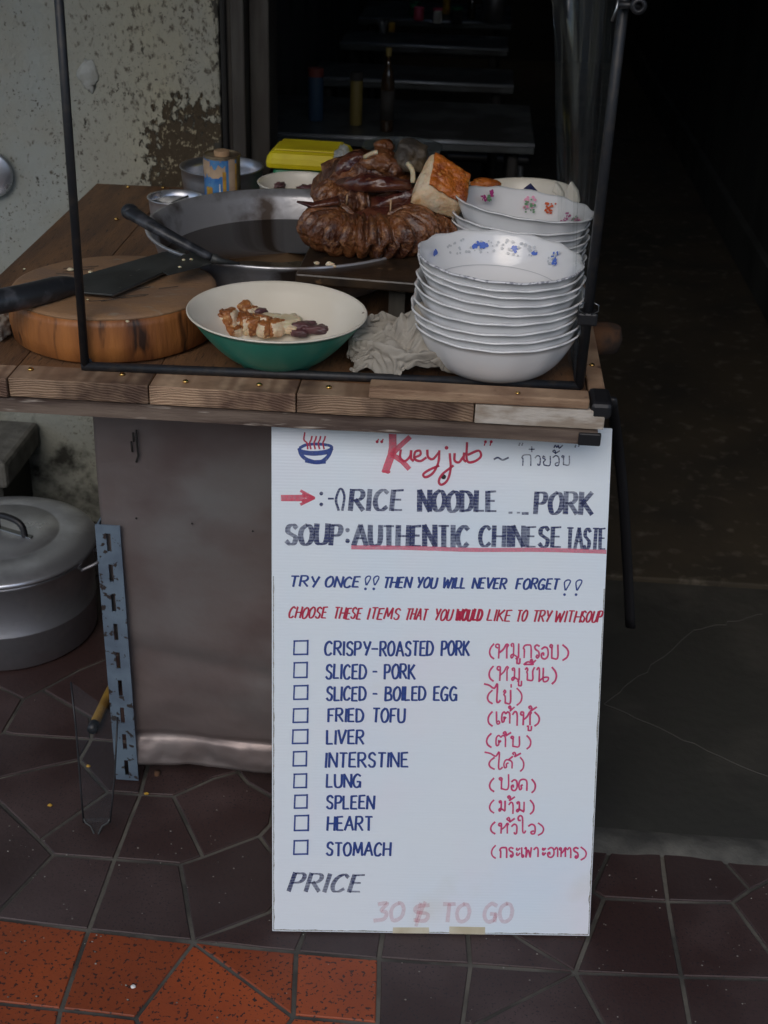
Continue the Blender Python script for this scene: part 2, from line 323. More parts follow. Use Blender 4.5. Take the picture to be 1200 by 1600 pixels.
M['endgrain'] = endgrain_mat()
M['endgrain_white'] = mat('whitewashed_end_grain', (.52,.47,.41), .8, col2=(.32,.26,.20), ns=22, lo=.4, hi=.6, stretch=(1,1,3), bump=.001, bs=120)
def rib_board():
    m = M['board']; n = m.node_tree.nodes; L = m.node_tree.links; b = n['Principled BSDF']
    g = n.new('ShaderNodeTexCoord').outputs['Object']; wv = n.new('ShaderNodeTexWave'); wv.bands_direction = 'Z'; wv.inputs['Scale'].default_value = 72; wv.inputs['Distortion'].default_value = .3; L.new(g, wv.inputs[0])
    cur = b.inputs['Base Color'].links[0].from_socket
    for sc_, lo_, cl in ((3.1, .50, (.80,.74,.82)), (4.3, .52, (.68,.80,.90)), (7., .62, (.66,.66,.60))):
        t = n.new('ShaderNodeTexNoise'); t.inputs['Scale'].default_value = sc_; t.inputs['Detail'].default_value = 4; L.new(g, t.inputs[0])
        r = n.new('ShaderNodeMapRange'); r.inputs[1].default_value = lo_; r.inputs[2].default_value = lo_+.2; r.inputs[4].default_value = .55; L.new(t.outputs[0], r.inputs[0])
        x = n.new('ShaderNodeMix'); x.data_type = 'RGBA'; L.new(r.outputs[0], x.inputs[0]); L.new(cur, x.inputs[6]); x.inputs[7].default_value = (*cl, 1); cur = x.outputs[2]
    L.new(cur, b.inputs['Base Color'])
    bp = n.new('ShaderNodeBump'); bp.inputs['Distance'].default_value = .00009; L.new(wv.outputs[1], bp.inputs['Height']); L.new(bp.outputs[0], b.inputs['Normal'])
rib_board()
def film_mat(name, tint, f):
    m = bpy.data.materials.new(name); m.use_nodes = True; n = m.node_tree.nodes; L = m.node_tree.links; n.clear()
    o = n.new('ShaderNodeOutputMaterial'); tr = n.new('ShaderNodeBsdfTransparent'); tr.inputs[0].default_value = (*tint, 1)
    gl = n.new('ShaderNodeBsdfGlossy'); gl.inputs['Roughness'].default_value = .18; gl.inputs[0].default_value = (.8,.82,.85,1)
    df = n.new('ShaderNodeBsdfTranslucent'); df.inputs[0].default_value = (.6,.62,.6,1)
    lw = n.new('ShaderNodeLayerWeight'); lw.inputs[0].default_value = .3
    mr = n.new('ShaderNodeMapRange'); mr.inputs[3].default_value = f; mr.inputs[4].default_value = .28; L.new(lw.outputs['Facing'], mr.inputs[0])
    m1 = n.new('ShaderNodeMixShader'); L.new(mr.outputs[0], m1.inputs[0]); L.new(tr.outputs[0], m1.inputs[1]); L.new(gl.outputs[0], m1.inputs[2])
    m2 = n.new('ShaderNodeMixShader'); m2.inputs[0].default_value = f*.8; L.new(m1.outputs[0], m2.inputs[1]); L.new(df.outputs[0], m2.inputs[2])
    L.new(m2.outputs[0], o.inputs[0]); return m
M['film'] = film_mat('clear_vinyl_film', (.95,.96,.95), .05)
M['tubfilm'] = film_mat('clear_tub_plastic', (.80,.83,.82), .34)

# ------------------------------------------------------------ SETTING
WALLY = 2.63
def struct(g, name, m, **k): return tag(g.out(name, m, **k), kind='structure')
for k_ in ('tile', 'orange'):
    n_ = M[k_].node_tree.nodes; L_ = M[k_].node_tree.links; b_ = n_['Principled BSDF']; sc_ = b_.inputs['Base Color'].links[0].from_socket
    oi = n_.new('ShaderNodeObjectInfo'); hs = n_.new('ShaderNodeHueSaturation'); rr = n_.new('ShaderNodeMapRange'); rr.inputs[3].default_value = .78; rr.inputs[4].default_value = 1.2
    L_.new(oi.outputs['Random'], rr.inputs[0]); L_.new(rr.outputs[0], hs.inputs['Value']); L_.new(sc_, hs.inputs['Color'])
    g_ = n_.new('ShaderNodeNewGeometry'); t_ = n_.new('ShaderNodeTexNoise'); t_.inputs['Scale'].default_value = 2.6; t_.inputs['Detail'].default_value = 8; L_.new(g_.outputs['Position'], t_.inputs[0])
    r_ = n_.new('ShaderNodeMapRange'); r_.inputs[1].default_value = .42; r_.inputs[2].default_value = .66; r_.inputs[3].default_value = 0; r_.inputs[4].default_value = .42; L_.new(t_.outputs[0], r_.inputs[0])
    x_ = n_.new('ShaderNodeMix'); x_.data_type = 'RGBA'; L_.new(r_.outputs[0], x_.inputs[0]); L_.new(hs.outputs[0], x_.inputs[6]); x_.inputs[7].default_value = (.085,.066,.064,1) if k_ == 'tile' else (.12,.04,.022,1)
    L_.new(x_.outputs[2], b_.inputs['Base Color'])
g = G(); g.box(-30, 30, -40, 9.5, -.3, -.0045); ground = struct(g, 'ground', M['grout'])
# concrete slab of the passage and the room floor
g = G(); g.prism([(0, 1.655, -.0042), (.30, 1.652, -.0042), (1.35, 1.66, -.0042), (1.35, 2.5, -.0042), (0, 2.5, -.0042)], (0, 0, .004))
slab = struct(g, 'passage_slab', M['concrete'])
gm = G(); N = 60
for i in range(N):
    x0, x1 = -.02+1.37*i/N, -.02+1.37*(i+1)/N
    def ed(x): return 1.640+.012*noise.noise(Vector((x*9, 0, 0)))+.006*noise.noise(Vector((x*40, 3, 0)))
    def eb(x): return 1.70+.02*noise.noise(Vector((x*6, 7, 0)))
    gm.add([(x0, ed(x0), .002), (x1, ed(x1), .002), (x1, (ed(x1)+eb(x1))/2, .0075), (x0, (ed(x0)+eb(x0))/2, .0075), (x1, eb(x1), -.001), (x0, eb(x0), -.001), (x0, ed(x0)-.004, -.0044), (x1, ed(x1)-.004, -.0044)],
           [(0,1,2,3), (3,2,4,5), (6,7,1,0)])
struct(gm, 'mortar_strip', M['lip'], smooth=True, weld=True)
g = G(); g.box(-.70, 1.4, 2.5, 9.2, -.004, .012); struct(g, 'room_floor', M['concrete_in'], bevel=.004)
# scratches / shrinkage cracks drawn as hairline ridges of cement on the slab
g = G()
for a, b_ in (((945,1100),(1085,985)), ((1085,985),(1190,960)), ((945,1100),(1200,1215))):
    A, B = atz(*a, .0006), atz(*b_, .0006); P = [A.lerp(B, t/14)+Vector((noise.noise(A+Vector((t*.7,0,0)))*.008, noise.noise(B+Vector((0,t*.7,0)))*.008, 0)) for t in range(15)]
    g.tube(P, .0008, 5)
struct(g, 'slab_seam', M['seam'])

# tiles traced from the pavement; each polygon is a piece of its own
tiles = {
 'dark': [
 [(5,1144),(36,1092),(66,1078),(142,1121),(143,1155),(20,1147)],
 [(66,1078),(122,1047),(215,1010),(215,1161),(176,1158),(143,1155),(142,1121)],
 [(-60,1050),(4,1076),(36,1092),(66,1078),(122,1047),(215,1010),(215,900),(-60,900)],
 [(-60,1050),(4,1076),(36,1092),(5,1144),(-70,1180)],
 [(5,1144),(20,1147),(143,1155),(124,1187),(68,1199),(0,1215),(-45,1222),(-70,1180)],
 [(143,1155),(176,1158),(215,1161),(232,1190),(219,1241),(168,1237),(124,1187)],
 [(232,1190),(219,1241),(271,1244),(333,1216),(372,1205),(400,1100),(215,1100),(215,1161)],
 [(124,1187),(168,1237),(61,1312),(0,1255),(-45,1222),(0,1215),(68,1199)],
 [(168,1237),(219,1241),(179,1342),(83,1335),(61,1312)],
 [(219,1241),(271,1244),(317,1338),(282,1350),(179,1342)],
 [(271,1244),(333,1216),(372,1205),(387,1223),(430,1248),(423,1287),(405,1305),(317,1338)],
 [(372,1205),(387,1223),(430,1248),(520,1240),(520,1100),(400,1100)],
 [(317,1338),(405,1305),(420,1327),(470,1370),(420,1425),(302,1470),(282,1350)],
 [(405,1305),(423,1287),(430,1248),(520,1240),(560,1330),(470,1370),(420,1327)],
 [(302,1470),(420,1425),(470,1370),(475,1458),(463,1487)],
 [(470,1370),(560,1330),(605,1400),(598,1458),(592,1498),(463,1487),(475,1458)],
 [(282,1350),(302,1470),(138,1453),(179,1342)],
 [(83,1335),(179,1342),(138,1453),(-12,1434)],
 [(61,1312),(83,1335),(-12,1434),(-90,1425),(-90,1240),(-45,1222),(0,1255)],
 [(592,1498),(735,1507),(723,1600),(715,1700),(585,1700),(590,1600)],
 [(735,1507),(899,1519),(738,1602),(723,1600)],
 [(899,1519),(943,1600),(985,1700),(715,1700),(723,1600),(738,1602)],
 [(899,1519),(1065,1526),(1078,1600),(1090,1700),(985,1700),(943,1600)],
 [(1065,1526),(1200,1530),(1238,1531),(1330,1534),(1340,1700),(1090,1700),(1078,1600)],
 [(592,1498),(598,1458),(605,1400),(730,1400),(731,1460),(735,1507)],
 [(735,1507),(731,1460),(730,1400),(770,1430),(808,1463),(899,1519)],
 [(899,1519),(808,1463),(770,1430),(850,1380),(925,1392),(944,1403),(921,1460)],
 [(944,1403),(1043,1408),(1065,1526),(899,1519),(921,1460)],
 [(925,1392),(944,1403),(1043,1408),(1033,1325),(957,1320)],
 [(1043,1408),(1145,1410),(1172,1390),(1112,1324),(1033,1325)],
 [(1172,1390),(1215,1370),(1330,1320),(1112,1324)],
 [(1043,1408),(1145,1410),(1200,1485),(1238,1531),(1200,1530),(1065,1526)],
 [(1145,1410),(1172,1390),(1215,1370),(1330,1320),(1330,1534),(1238,1531),(1200,1485)],
 [(560,1330),(605,1400),(730,1400),(770,1430),(850,1380),(925,1392),(957,1320),(800,1312),(650,1300),(520,1240)],
 [(-60,900),(215,900),(215,820),(-60,820)], [(215,900),(400,900),(400,1100),(215,1100)],
 ],
 'orange': [
 [(-12,1434),(138,1453),(95,1577),(0,1567),(-90,1558),(-90,1425)],
 [(138,1453),(302,1472),(212,1590),(95,1577)],
 [(302,1472),(458,1588),(420,1640),(230,1640),(212,1590)],
 [(95,1577),(212,1590),(230,1640),(215,1700),(70,1700)],
 [(-90,1558),(0,1567),(95,1577),(70,1700),(-90,1690)],
 [(302,1472),(463,1487),(458,1588)],
 [(463,1487),(592,1498),(590,1600),(458,1588)],
 [(458,1588),(590,1600),(585,1700),(440,1700),(420,1640)],
 [(230,1640),(420,1640),(440,1700),(215,1700)],
 ]}
pav = G(); pav.box(-1.5, 1.35, 1.02, 2.62, -.0044, -.0030); pav.v = [Vector(v) for v in pav.v]
pav = G()
# grout bed as a thin uneven sheet under the tiles
pav.prism([(-1.2, 1.0, -.0043), (1.35, 1.0, -.0043), (1.35, 1.64, -.0043), (.0, 1.64, -.0043), (.0, 2.62, -.0043), (-1.2, 2.62, -.0043)], (0, 0, .0016))
pavement = struct(pav, 'pavement', M['grout'])
def inset(P, d):
    n = len(P); A = sum(P[i].x*P[(i+1) % n].y-P[(i+1) % n].x*P[i].y for i in range(n))
    if A < 0: P = P[::-1]
    out = []
    for i in range(n):
        a, b, c = P[i-1], P[i], P[(i+1) % n]
        e1 = (b-a).normalized(); e2 = (c-b).normalized(); n1 = Vector((-e1.y, e1.x)); n2 = Vector((-e2.y, e2.x))
        q = n1+n2; k = d/max(.35, (1+n1.dot(n2)))
        out.append(b+q*k)
    return out
for kind, polys in tiles.items():
    for pl in polys:
        P = [Vector(atz(x, y, 0)[:2]) for x, y in pl]
        r = []
        for i in range(len(P)):                                # slightly ragged edges
            a, b = P[i], P[(i+1) % len(P)]; m_ = max(1, int((b-a).length/.05))
            r += [a.lerp(b, k/m_) for k in range(m_)]
        Q = inset(r, .0032); Q = [q+Vector((random.uniform(-.0006, .0006), random.uniform(-.0006, .0006))) for q in Q]
        Qi = inset(Q, .0013)
        h = random.uniform(-.0004, .0004); n_ = len(Q)
        V = [(q.x, q.y, -.0042) for q in Q]+[(q.x, q.y, -.0014+h) for q in Q]+[(q.x, q.y, h) for q in Qi]
        F = [(i, (i+1) % n_, n_+(i+1) % n_, n_+i) for i in range(n_)]+[(n_+i, n_+(i+1) % n_, 2*n_+(i+1) % n_, 2*n_+i) for i in range(n_)]+[list(range(2*n_, 3*n_))]
        mk('tile', V, F, M['orange' if kind == 'orange' else 'tile'], pavement)

# front wall (plaster pier)
V = []; F = []; NX, NZ = 40, 60; X0, X1, Z1 = -4., -.497, 3.0
g = G(); g.box(X0, X1, WALLY, WALLY+.22, -.2, Z1)
tag(g.out('plaster_wall', M['wall'], bevel=.006), 'mouldy cream plaster wall with a peeled brown patch behind the counter', 'wall')
# filler smear proud of the wall
V, F = blob(aty(138, 118, WALLY-.001)+Vector((0,.0,0)), (.019, .004, .030), .35, 30, 3, 3)
pier = [o for o in C.objects if o.name == 'plaster_wall'][0]
mk('filler_patch', V, F, mat('rough_filler', (.42,.43,.40), .9, col2=(.30,.30,.26), ns=30, bump=.003, bs=60), pier, smooth=True)
# room shell
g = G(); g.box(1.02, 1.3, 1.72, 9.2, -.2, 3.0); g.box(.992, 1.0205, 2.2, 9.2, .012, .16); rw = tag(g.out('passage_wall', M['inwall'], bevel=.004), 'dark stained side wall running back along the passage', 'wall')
g = G(); g.box(-.84, -.66, WALLY+.225, 9.2, -.2, 3.0); tag(g.out('room_wall', M['inner']), 'dark patchy inner wall behind the tables on the left', 'wall')  # dark wall with paler patches of random shape
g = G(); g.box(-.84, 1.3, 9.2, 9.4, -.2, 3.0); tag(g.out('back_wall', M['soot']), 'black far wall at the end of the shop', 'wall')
def holed(x0, x1, y0, y1, z0, z1):  # leaves an unseen airwell, added to let daylight onto the far tables
    g = G(); hx0, hx1, hy0, hy1 = -.60, .25, 4.7, 6.9
    g.box(x0, hx0, y0, y1, z0, z1); g.box(hx1, x1, y0, y1, z0, z1); g.box(hx0, hx1, y0, hy0, z0, z1); g.box(hx0, hx1, hy1, y1, z0, z1); return g
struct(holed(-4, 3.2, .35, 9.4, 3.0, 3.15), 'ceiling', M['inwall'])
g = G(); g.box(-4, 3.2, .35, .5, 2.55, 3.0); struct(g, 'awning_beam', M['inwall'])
g = G(); g.box(1.0205, 3.2, 1.50, 1.72, -.2, 3.0); tag(g.out('street_wall', M['wall']), 'plaster wall to the right of the passage mouth', 'wall')
g = holed(-4, 3.2, .35, 9.4, 3.151, 4.6); tag(g.out('shop_house', M['wall']), 'upper storey of the old plaster shop house', 'building')
# a row of shop houses across the street
for i in range(5):
    t = empty('row_house', (-14+i*7, -13, 0), 'pale shop house across the street number %s from the left' % ('one two three four five'.split()[i]), 'building', 'shop houses across the street')
    t['label'] = ['shop house at the far left end of the row across the street','second shop house from the left across the street','middle shop house of the row across the street','fourth shop house from the left across the street','shop house at the far right end of the row across the street'][i]
    g = G(); g.box(-17.5+i*7, -10.55+i*7, -17, -13, 0, 5.5+.4*(i % 3)); g.out('wall', M['wall'], t)
    for k in range(2):
        g = G(); g.box(-16+i*7+k*3, -14.4+i*7+k*3, -12.998, -12.95, 3.2, 4.6); g.out('window', M['darkwood'], t)
    g = G(); g.box(-16.4+i*7, -11.6+i*7, -12.998, -12.94, 0, 2.6); g.out('shutter', M['stainless'], t)
# door frame of the shop
dj = empty('door_frame', (-.45, WALLY, 0), 'dark wooden door frame beside the peeling plaster wall', 'door frame')
for x0, x1, y0, y1 in ((-.4965, -.474, WALLY+.01, WALLY+.12), (-.472, -.446, WALLY-.012, WALLY+.10), (-.444, -.405, WALLY+.03, WALLY+.14)):
    g = G(); g.box(x0, x1, y0, y1, .0, 2.95); g.out('jamb', M['darkwood'], dj, bevel=.003)
g = G(); g.tube([(-.489, WALLY+.004, 0), (-.489, WALLY+.004, 2.9)], .006, 8); g.out('conduit', M['soot'], dj, smooth=True)
# concrete ledge at far left
g = G(); g.box(-2.2, -.925, 2.40, WALLY-.003, .185, .248, jit=.004)
ld = g.out('concrete_ledge', M['mortar'], bevel=.01); tag(ld, 'rough concrete ledge against the plaster wall under the counter', 'ledge')
g = G(); g.box(-2.1, -.955, 2.45, WALLY-.004, 0, .1845); g.out('ledge_base', M['concrete'], ld)
g = G(); 

# ------------------------------------------------------------ shop tables inside
def bottle(name, p, r, h, m, capm, label, cat='bottle', neck=True, lab=None, group=None):
    t = empty(name, p, label, cat, group)
    pr = [(r*.9, 0), (r, .004), (r, h*.58), (r*.75, h*.7), (r*.38, h*.8), (r*.36, h*.93)] if neck else [(r*.9, 0), (r, .004), (r, h*.86), (r*.88, h*.9)]
    g = G(); g.lathe(pr, p, 20); g.out('body', m, t, smooth=True)
    g = G(); g.lathe([(r*(.45 if neck else 1.02), h*(.9 if neck else .84)), (r*(.45 if neck else 1.02), h)], p, 20); g.out('cap', capm, t, bevel=.001)
    if lab: g = G(); g.lathe([(r+.0006, h*.15), (r+.0006, h*.5)], p, 20); o = g.out('label', lab, t, smooth=True)
    return t
def shop_table(x0, x1, y0, y1, label):
    t = empty('shop_table', ((x0+x1)/2, (y0+y1)/2, .012), label, 'table', 'steel topped tables inside the shop')
    g = G(); g.box(x0, x1, y0, y1, .722, .75); g.out('tabletop', M['tabletop'], t, bevel=.004)
    g = G(); g.tube([(x0, y0-.001, .744), (x1, y0-.001, .744)], .0045, 8); g.out('edge_trim', M['stainless'], t, smooth=True)
    for x in (x0+.05, x1-.05):
        for y in (y0+.05, y1-.05):
            g = G(); g.tube([(x, y, .013), (x, y, .722)], .014, 8); g.out('leg', M['soot'], t, smooth=True)
    g = G(); g.tube([(x0+.05, y0+.05, .12), (x1-.05, y0+.05, .12)], .008, 8); g.out('stretcher', M['soot'], t, smooth=True)
    return t
shop_table(-.56, .15, 3.30, 3.78, 'nearest dark metal topped table behind the meat pile')
shop_table(-.50, .11, 4.08, 4.34, 'second metal topped table inside the dark shop')
shop_table(-.48, .10, 4.76, 5.02, 'third metal topped table with a reddish sheen inside the shop')
shop_table(-.47, .12, 5.38, 5.9, 'farthest table inside the shop, crowded with condiment jars')
def stool(x, y, label):
    t = empty('stool', (x, y, .012), label, 'stool', 'black stools between the shop tables')
    g = G(); g.box(x-.14, x+.14, y-.12, y+.12, .43, .455); g.out('seat', M['black'], t, bevel=.008)
    for sx in (-.11, .11):
        for sy in (-.09, .09):
            g = G(); g.tube([(x+sx*1.15, y+sy*1.15, .013), (x+sx, y+sy, .43)], .01, 8); g.out('leg', M['stainless'], t, smooth=True)
stool(-.12, 3.94, 'left black stool between the two nearest shop tables'); stool(.05, 4.56, 'black stool between the second and third shop tables')
# things on the inner tables
bottle('sauce_bottle', atz(604, 205, .75), .017, .20, M['glassdark'], M['dimyellow'], 'dark sauce bottle with a yellow cap on the nearest shop table', lab=M['soot'])
bottle('yellow_bottle', atz(556, 195, .75), .016, .13, M['dimyellow'], M['soot'], 'small yellow bottle left of the dark sauce bottle', neck=False)
bottle('drink_can', atz(493, 188, .75), .020, .13, M['dimblue'], M['dimred'], 'dim blue and red can nearest the inner wall', 'can', neck=False)
j = [(648, 26, .022, .045, 'greenplastic', 'greenplastic', 'jar with a green lid, leftmost of the jars on the far table'),
     (654, 32, .020, .04, 'pinkplastic', 'pinkplastic', 'pink jar beside the green lidded jar on the far table'),
     (683, 36, .018, .045, 'whitefood', 'pinkplastic', 'pale tub with a pink lid in the middle of the far table'),
     (713, 37, .022, .05, 'soot', 'greenplastic', 'dark jar with a green lid on the far table'),
     (697, 22, .016, .06, 'label_gold', 'yellow', 'thin yellow topped bottle behind the jars on the far table'),
     (736, 30, .016, .07, 'glassdark', 'soot', 'dark little bottle next to the metal canister on the far table')]
for x, y, r, h, bm_, cm, lb in j: bottle('condiment_jar', atz(x, y, .75), r, h*1.2, M[bm_], M[cm], lb, 'jar', neck=False)
p = atz(770, 34, .75); t = empty('canister', p, 'grey metal canister right of the jars on the far table', 'canister')
g = G(); g.lathe([(.046, 0), (.046, .12), (.042, .13)], p, 28); g.out('body', M['alu'], t, smooth=True)
g = G(); g.lathe([(.047, .13), (.047, .14), (.01, .15)], p, 28); g.out('lid', M['alu'], t, smooth=True)
p = atz(597, 52, .75); t = empty('glass_tumbler', p, 'small pale tumbler at the left end of the third shop table', 'cup')
g = G(); g.lathe([(.012, 0), (.017, .05), (.0155, .05), (.011, .003)], p, 20); g.out('body', M['clearplastic'], t, smooth=True)
p = atz(612, 50, .75); g = G(); g.lathe([(.012, 0), (.013, .03), (.011, .032)], p, 16); tag(g.out('salt_pot', M['label_gold'], smooth=True), 'tiny yellowish pot beside the pale tumbler on a shop table', 'pot')
# chair row in the dark
g = G(); 

# ------------------------------------------------------------ THE CART
TZ = .780
cart = empty('food_cart', (-.27, 2.1, 0), 'wooden topped street food cart with a sheet metal front and black rod frame', 'cart')
xs = [-.752, -.60, -.41, -.213, .022, .172]
for i in range(5):
    a, b_ = xs[i]+.0006, xs[i+1]-.0006
    g = G(); y0 = 1.602+random.uniform(-.003, .003)
    g.box(a, b_, y0+.0006, 2.618, TZ-.027, TZ)
    g.out('plank', M['wood_top'], cart, bevel=.001)
    # worn bright end of the plank along the front
    g = G(); g.box(a+.0003, b_-.0003 if i < 4 else .192, y0-.004, y0+.045, TZ-.0262, TZ+.0006, jit=.0003); g.out('plank_end', M['endgrain' if i < 4 else 'endgrain_white'], cart, bevel=.0014)
g = G(); g.box(.1735, .197, 1.652, 2.618, TZ-.024, TZ+.003); g.out('side_plank', M['wood_edge'], cart, bevel=.003)
g = G(); g.box(-.7, -.7+.02, 1.66, 2.6, TZ+.0005, TZ+.006); 
# lower strip
g = G(); P = []
for i in range(25):
    x = -.76+(.185+.76)*i/24; P.append((x, .0015*noise.noise(Vector((x*7, 1, 0)))))
for i in range(24):
    (xa, za), (xb, zb) = P[i], P[i+1]
    for y in (0,): g.add([(xa,1.597,TZ-.047+za),(xb,1.597,TZ-.047+zb),(xb,1.597,TZ-.0285+zb*.3),(xa,1.597,TZ-.0285+za*.3),(xa,1.64,TZ-.047+za),(xb,1.64,TZ-.047+zb),(xb,1.64,TZ-.0285+zb*.3),(xa,1.64,TZ-.0285+za*.3)],
        [(0,1,2,3),(3,2,6,7),(1,0,4,5)]+([(0,3,7,4)] if i == 0 else [])+([(1,5,6,2)] if i == 23 else []))
g.out('under_rail', mat('grey_weathered_rail', (.17,.125,.095), .75, col2=(.07,.045,.035), ns=12, stretch=(.5,1,4), bump=.001, bs=80, col3=(.42,.36,.3), ns3=30, lo3=.62, hi3=.72), cart, weld=True)
g = G(); g.box(-.74, .18, 1.643, 1.672, TZ-.06, TZ-.0285); g.out('cross_beam', M['darkwood'], cart)
# light batten laid on top at the right
A = aty(577, 600, 1.600)
g = G(); g.box(A.x, .170, 1.5965, 1.628, TZ+.002, TZ+.0165, jit=.0007); g.out('batten', M['wood_edge'], cart, bevel=.002)
# corner cap
g = G(); g.box(.172, .2005, 1.598, 1.655, TZ-.012, TZ+.0115); g.out('corner_cap', M['black'], cart, bevel=.006)
g = G(); g.box(.160, .1895, 1.5935, 1.6, TZ-.048, TZ-.03); g.out('corner_strap', M['black'], cart, bevel=.002)
# brass tacks
tacks = [(48,577),(191,585),(290,596),(405,601),(514,605),(155,545),(182,342),(200,292),(255,293)]
for x, y in tacks:
    p = atz(x, y, TZ+.002); V, F = blob(p, (.0042, .0042, .0028), 0, sub=2); mk('tack', V, F, M['brass'], cart, smooth=True)
p = atz(809, 614, TZ+.017); V, F = blob(p, (.0036, .0036, .002), 0, sub=2); mk('tack', V, F, M['brass'], cart, smooth=True)
for x, y in ((925, 570), (912, 588)):
    p = atz(x, y, TZ+.004); V, F = blob(p, (.0042, .0042, .0026), 0, sub=2); mk('tack', V, F, M['brass'], cart, smooth=True)
# rod frame
RY = 1.658
rodp = atz(133, 572, TZ+.007); rR = atz(905, 603, TZ+.006)
def rod(name, pts, r, sm=True): g = G(); g.tube(pts, r, 14); return g.out(name, M['rod'], cart, smooth=True)
topz = 1.42
LT = aty(92, 0, rodp.y); LT = rodp+(LT-rodp)*1.35
RT = aty(975, 2, rR.y+.01); RT = rR+(RT-rR)*1.35
rod('frame_rod', [rodp, LT], .0058); rod('frame_rod', [rR, RT], .0068)
rod('frame_rod', [rodp+Vector((-.004,0,0)), rR], .0062)
rod('frame_rod', [rodp+Vector((0,.0,.0)), rodp+Vector((-.01,.9,0))], .0055); rod('frame_rod', [rR, rR+Vector((.01,.85,0))], .0062)
BL, BR_ = rodp+Vector((-.01,.9,0)), rR+Vector((.01,.85,0))
# clips on the right rod
def clip(px, py, s):
    dr = (RT-rR).normalized(); d0 = ray(px, py); base = aty(px, py, rR.y+.002)
    base = rR+dr*((base.z-rR.z)/dr.z)
    g = G(); g.box(base.x-.013*s, base.x+.013*s, base.y-.011, base.y+.012, base.z-.008*s, base.z+.010*s); o = g.out('bulldog_clip', M['black'], cart, bevel=.003)
    for sx in (-1, 1):
        g = G(); q = [base+Vector((sx*.004*s, -.010, .008*s)), base+Vector((sx*.0125*s, -.012, .014*s)), base+Vector((sx*.012*s, -.012, .022*s)), base+Vector((sx*.006*s, -.011, .025*s))]
        g.tube(q, .0009, 6); g.out('clip_wire', M['edge'], o, smooth=True)
clip(921, 497, 1.); 
hb = aty(985, 8, rR.y-.006)
g = G(); g.tube([hb+Vector((-.014,0,.012)), hb+Vector((-.016,-.004,-.004)), hb+Vector((-.02,-.006,-.018))], .0016, 8)
g.out('hook_wire', M['edge'], cart, smooth=True)
g = G(); g.lathe([(.007, -.004), (.010, -.002), (.010, .003), (.006, .006), (.004, .004), (.004, -.003)], hb+Vector((.009, -.004, 0)), 16, tilt=Matrix.Rotation(pi/2, 3, 'X'))
g.out('hook_ring', M['black'], cart, smooth=True)
g = G(); g.tube([hb+Vector((-.016, 0, 0)), hb+Vector((.012, 0, -.0))], .0045, 10); g.out('hook_bar', M['black'], cart, smooth=True)
# clear vinyl curtains bunched by the right rod
def curtain(top, bot, n=48, rows=34, amp=.012, seed=0, y0=1.70, yslope=.0, label=None):
    V = []; F = []
    for j_ in range(rows):
        v = j_/(rows-1); z = 1.33*(1-v)+bot[2]*v
        for i in range(n):
            u = i/(n-1)
            x = (top[0]*(1-v)**1.4+bot[0]*(1-(1-v)**1.4))*(1-u)+(top[1]*(1-v)+bot[1]*v)*u
            y = y0+yslope*(1-u)*(1-v*.6)+amp*sin(u*9+seed+v*1.3)*(1-.5*v)+.01*noise.noise(Vector((u*4, v*2.2, seed)))*3*(1-v*.4)
            V.append((x+.004*noise.noise(Vector((u*6, v*5, seed+4))), y, z))
    for j_ in range(rows-1):
        for i in range(n-1): a = j_*n+i; F.append((a, a+1, a+n+1, a+n))
    return mk('vinyl_curtain', V, F, M['film'], cart, smooth=True)
curtain((.098, .172), (.146, .168, .80), seed=1, y0=1.70, amp=.006)
curtain((.085, .175), (.14, .17, .83), seed=4.2, y0=1.98, yslope=.1, amp=.010)
# sheet metal front panel: dented grid with a creased hem
SY = 1.745
V = []; F = []; NX, NZ = 130, 130
for j_ in range(NZ+1):
    tz = j_/NZ
    for i in range(NX+1):
        u = i/NX; xl = -.532+.034*max(0, (.5-tz*.7)) ; x = xl+(.17-xl)*u; z = .036-.012*u+(.70-.03)*tz
        d = .010*noise.noise(Vector((x*4, z*3.2, 2)))+.004*noise.noise(Vector((x*13, z*9, 5)))
        d += .003*math.exp(-((z-.235-.02*sin(x*9))/.02)**2)
        if z < .30: k2 = (.30-z)/.26; d += k2*(.005*noise.noise(Vector((x*9, z*16, 3)))+.0022*abs(noise.noise(Vector((x*17+z*6, z*30, 7)))))
        if z < .085: k = (.085-z)/.055; d += -.007*sin(min(1.6, k*2.2))+.006*noise.noise(Vector((x*11, z*26, 9)))+.003*abs(noise.noise(Vector((x*30, z*40, 4))))+.0015*noise.noise(Vector((x*50, z*50, 9)))
        cr = .088+.006*noise.noise(Vector((x*12, 1, 1))); d += .005*math.exp(-((z-cr)/.005)**2)
        V.append((x, SY+d, z))
for j_ in range(NZ):
    for i in range(NX): a = j_*(NX+1)+i; F.append((a, a+1, a+NX+2, a+NX+1))
mk('front_panel', V, F, M['sheet'], cart, smooth=True, solid=.0015)
# slits and rivets
for pts in ([(208,676),(209,690)], [(213,672),(214,695),(216,712),(213,722)], [(205,690),(207,706)]):
    g = G(); P = [aty(x, y, SY-.0065) for x, y in pts]; g.tube(P, .0016, 6); g.out('paint_drip', M['soot'], cart, smooth=True)
for x, y in ((300, 818), (213, 810), (395, 830)):
    V, F = blob(aty(x, y, SY-.004), (.0018,.0014,.0018), 0, sub=1); mk('rivet', V, F, M['soot'], cart, smooth=True)
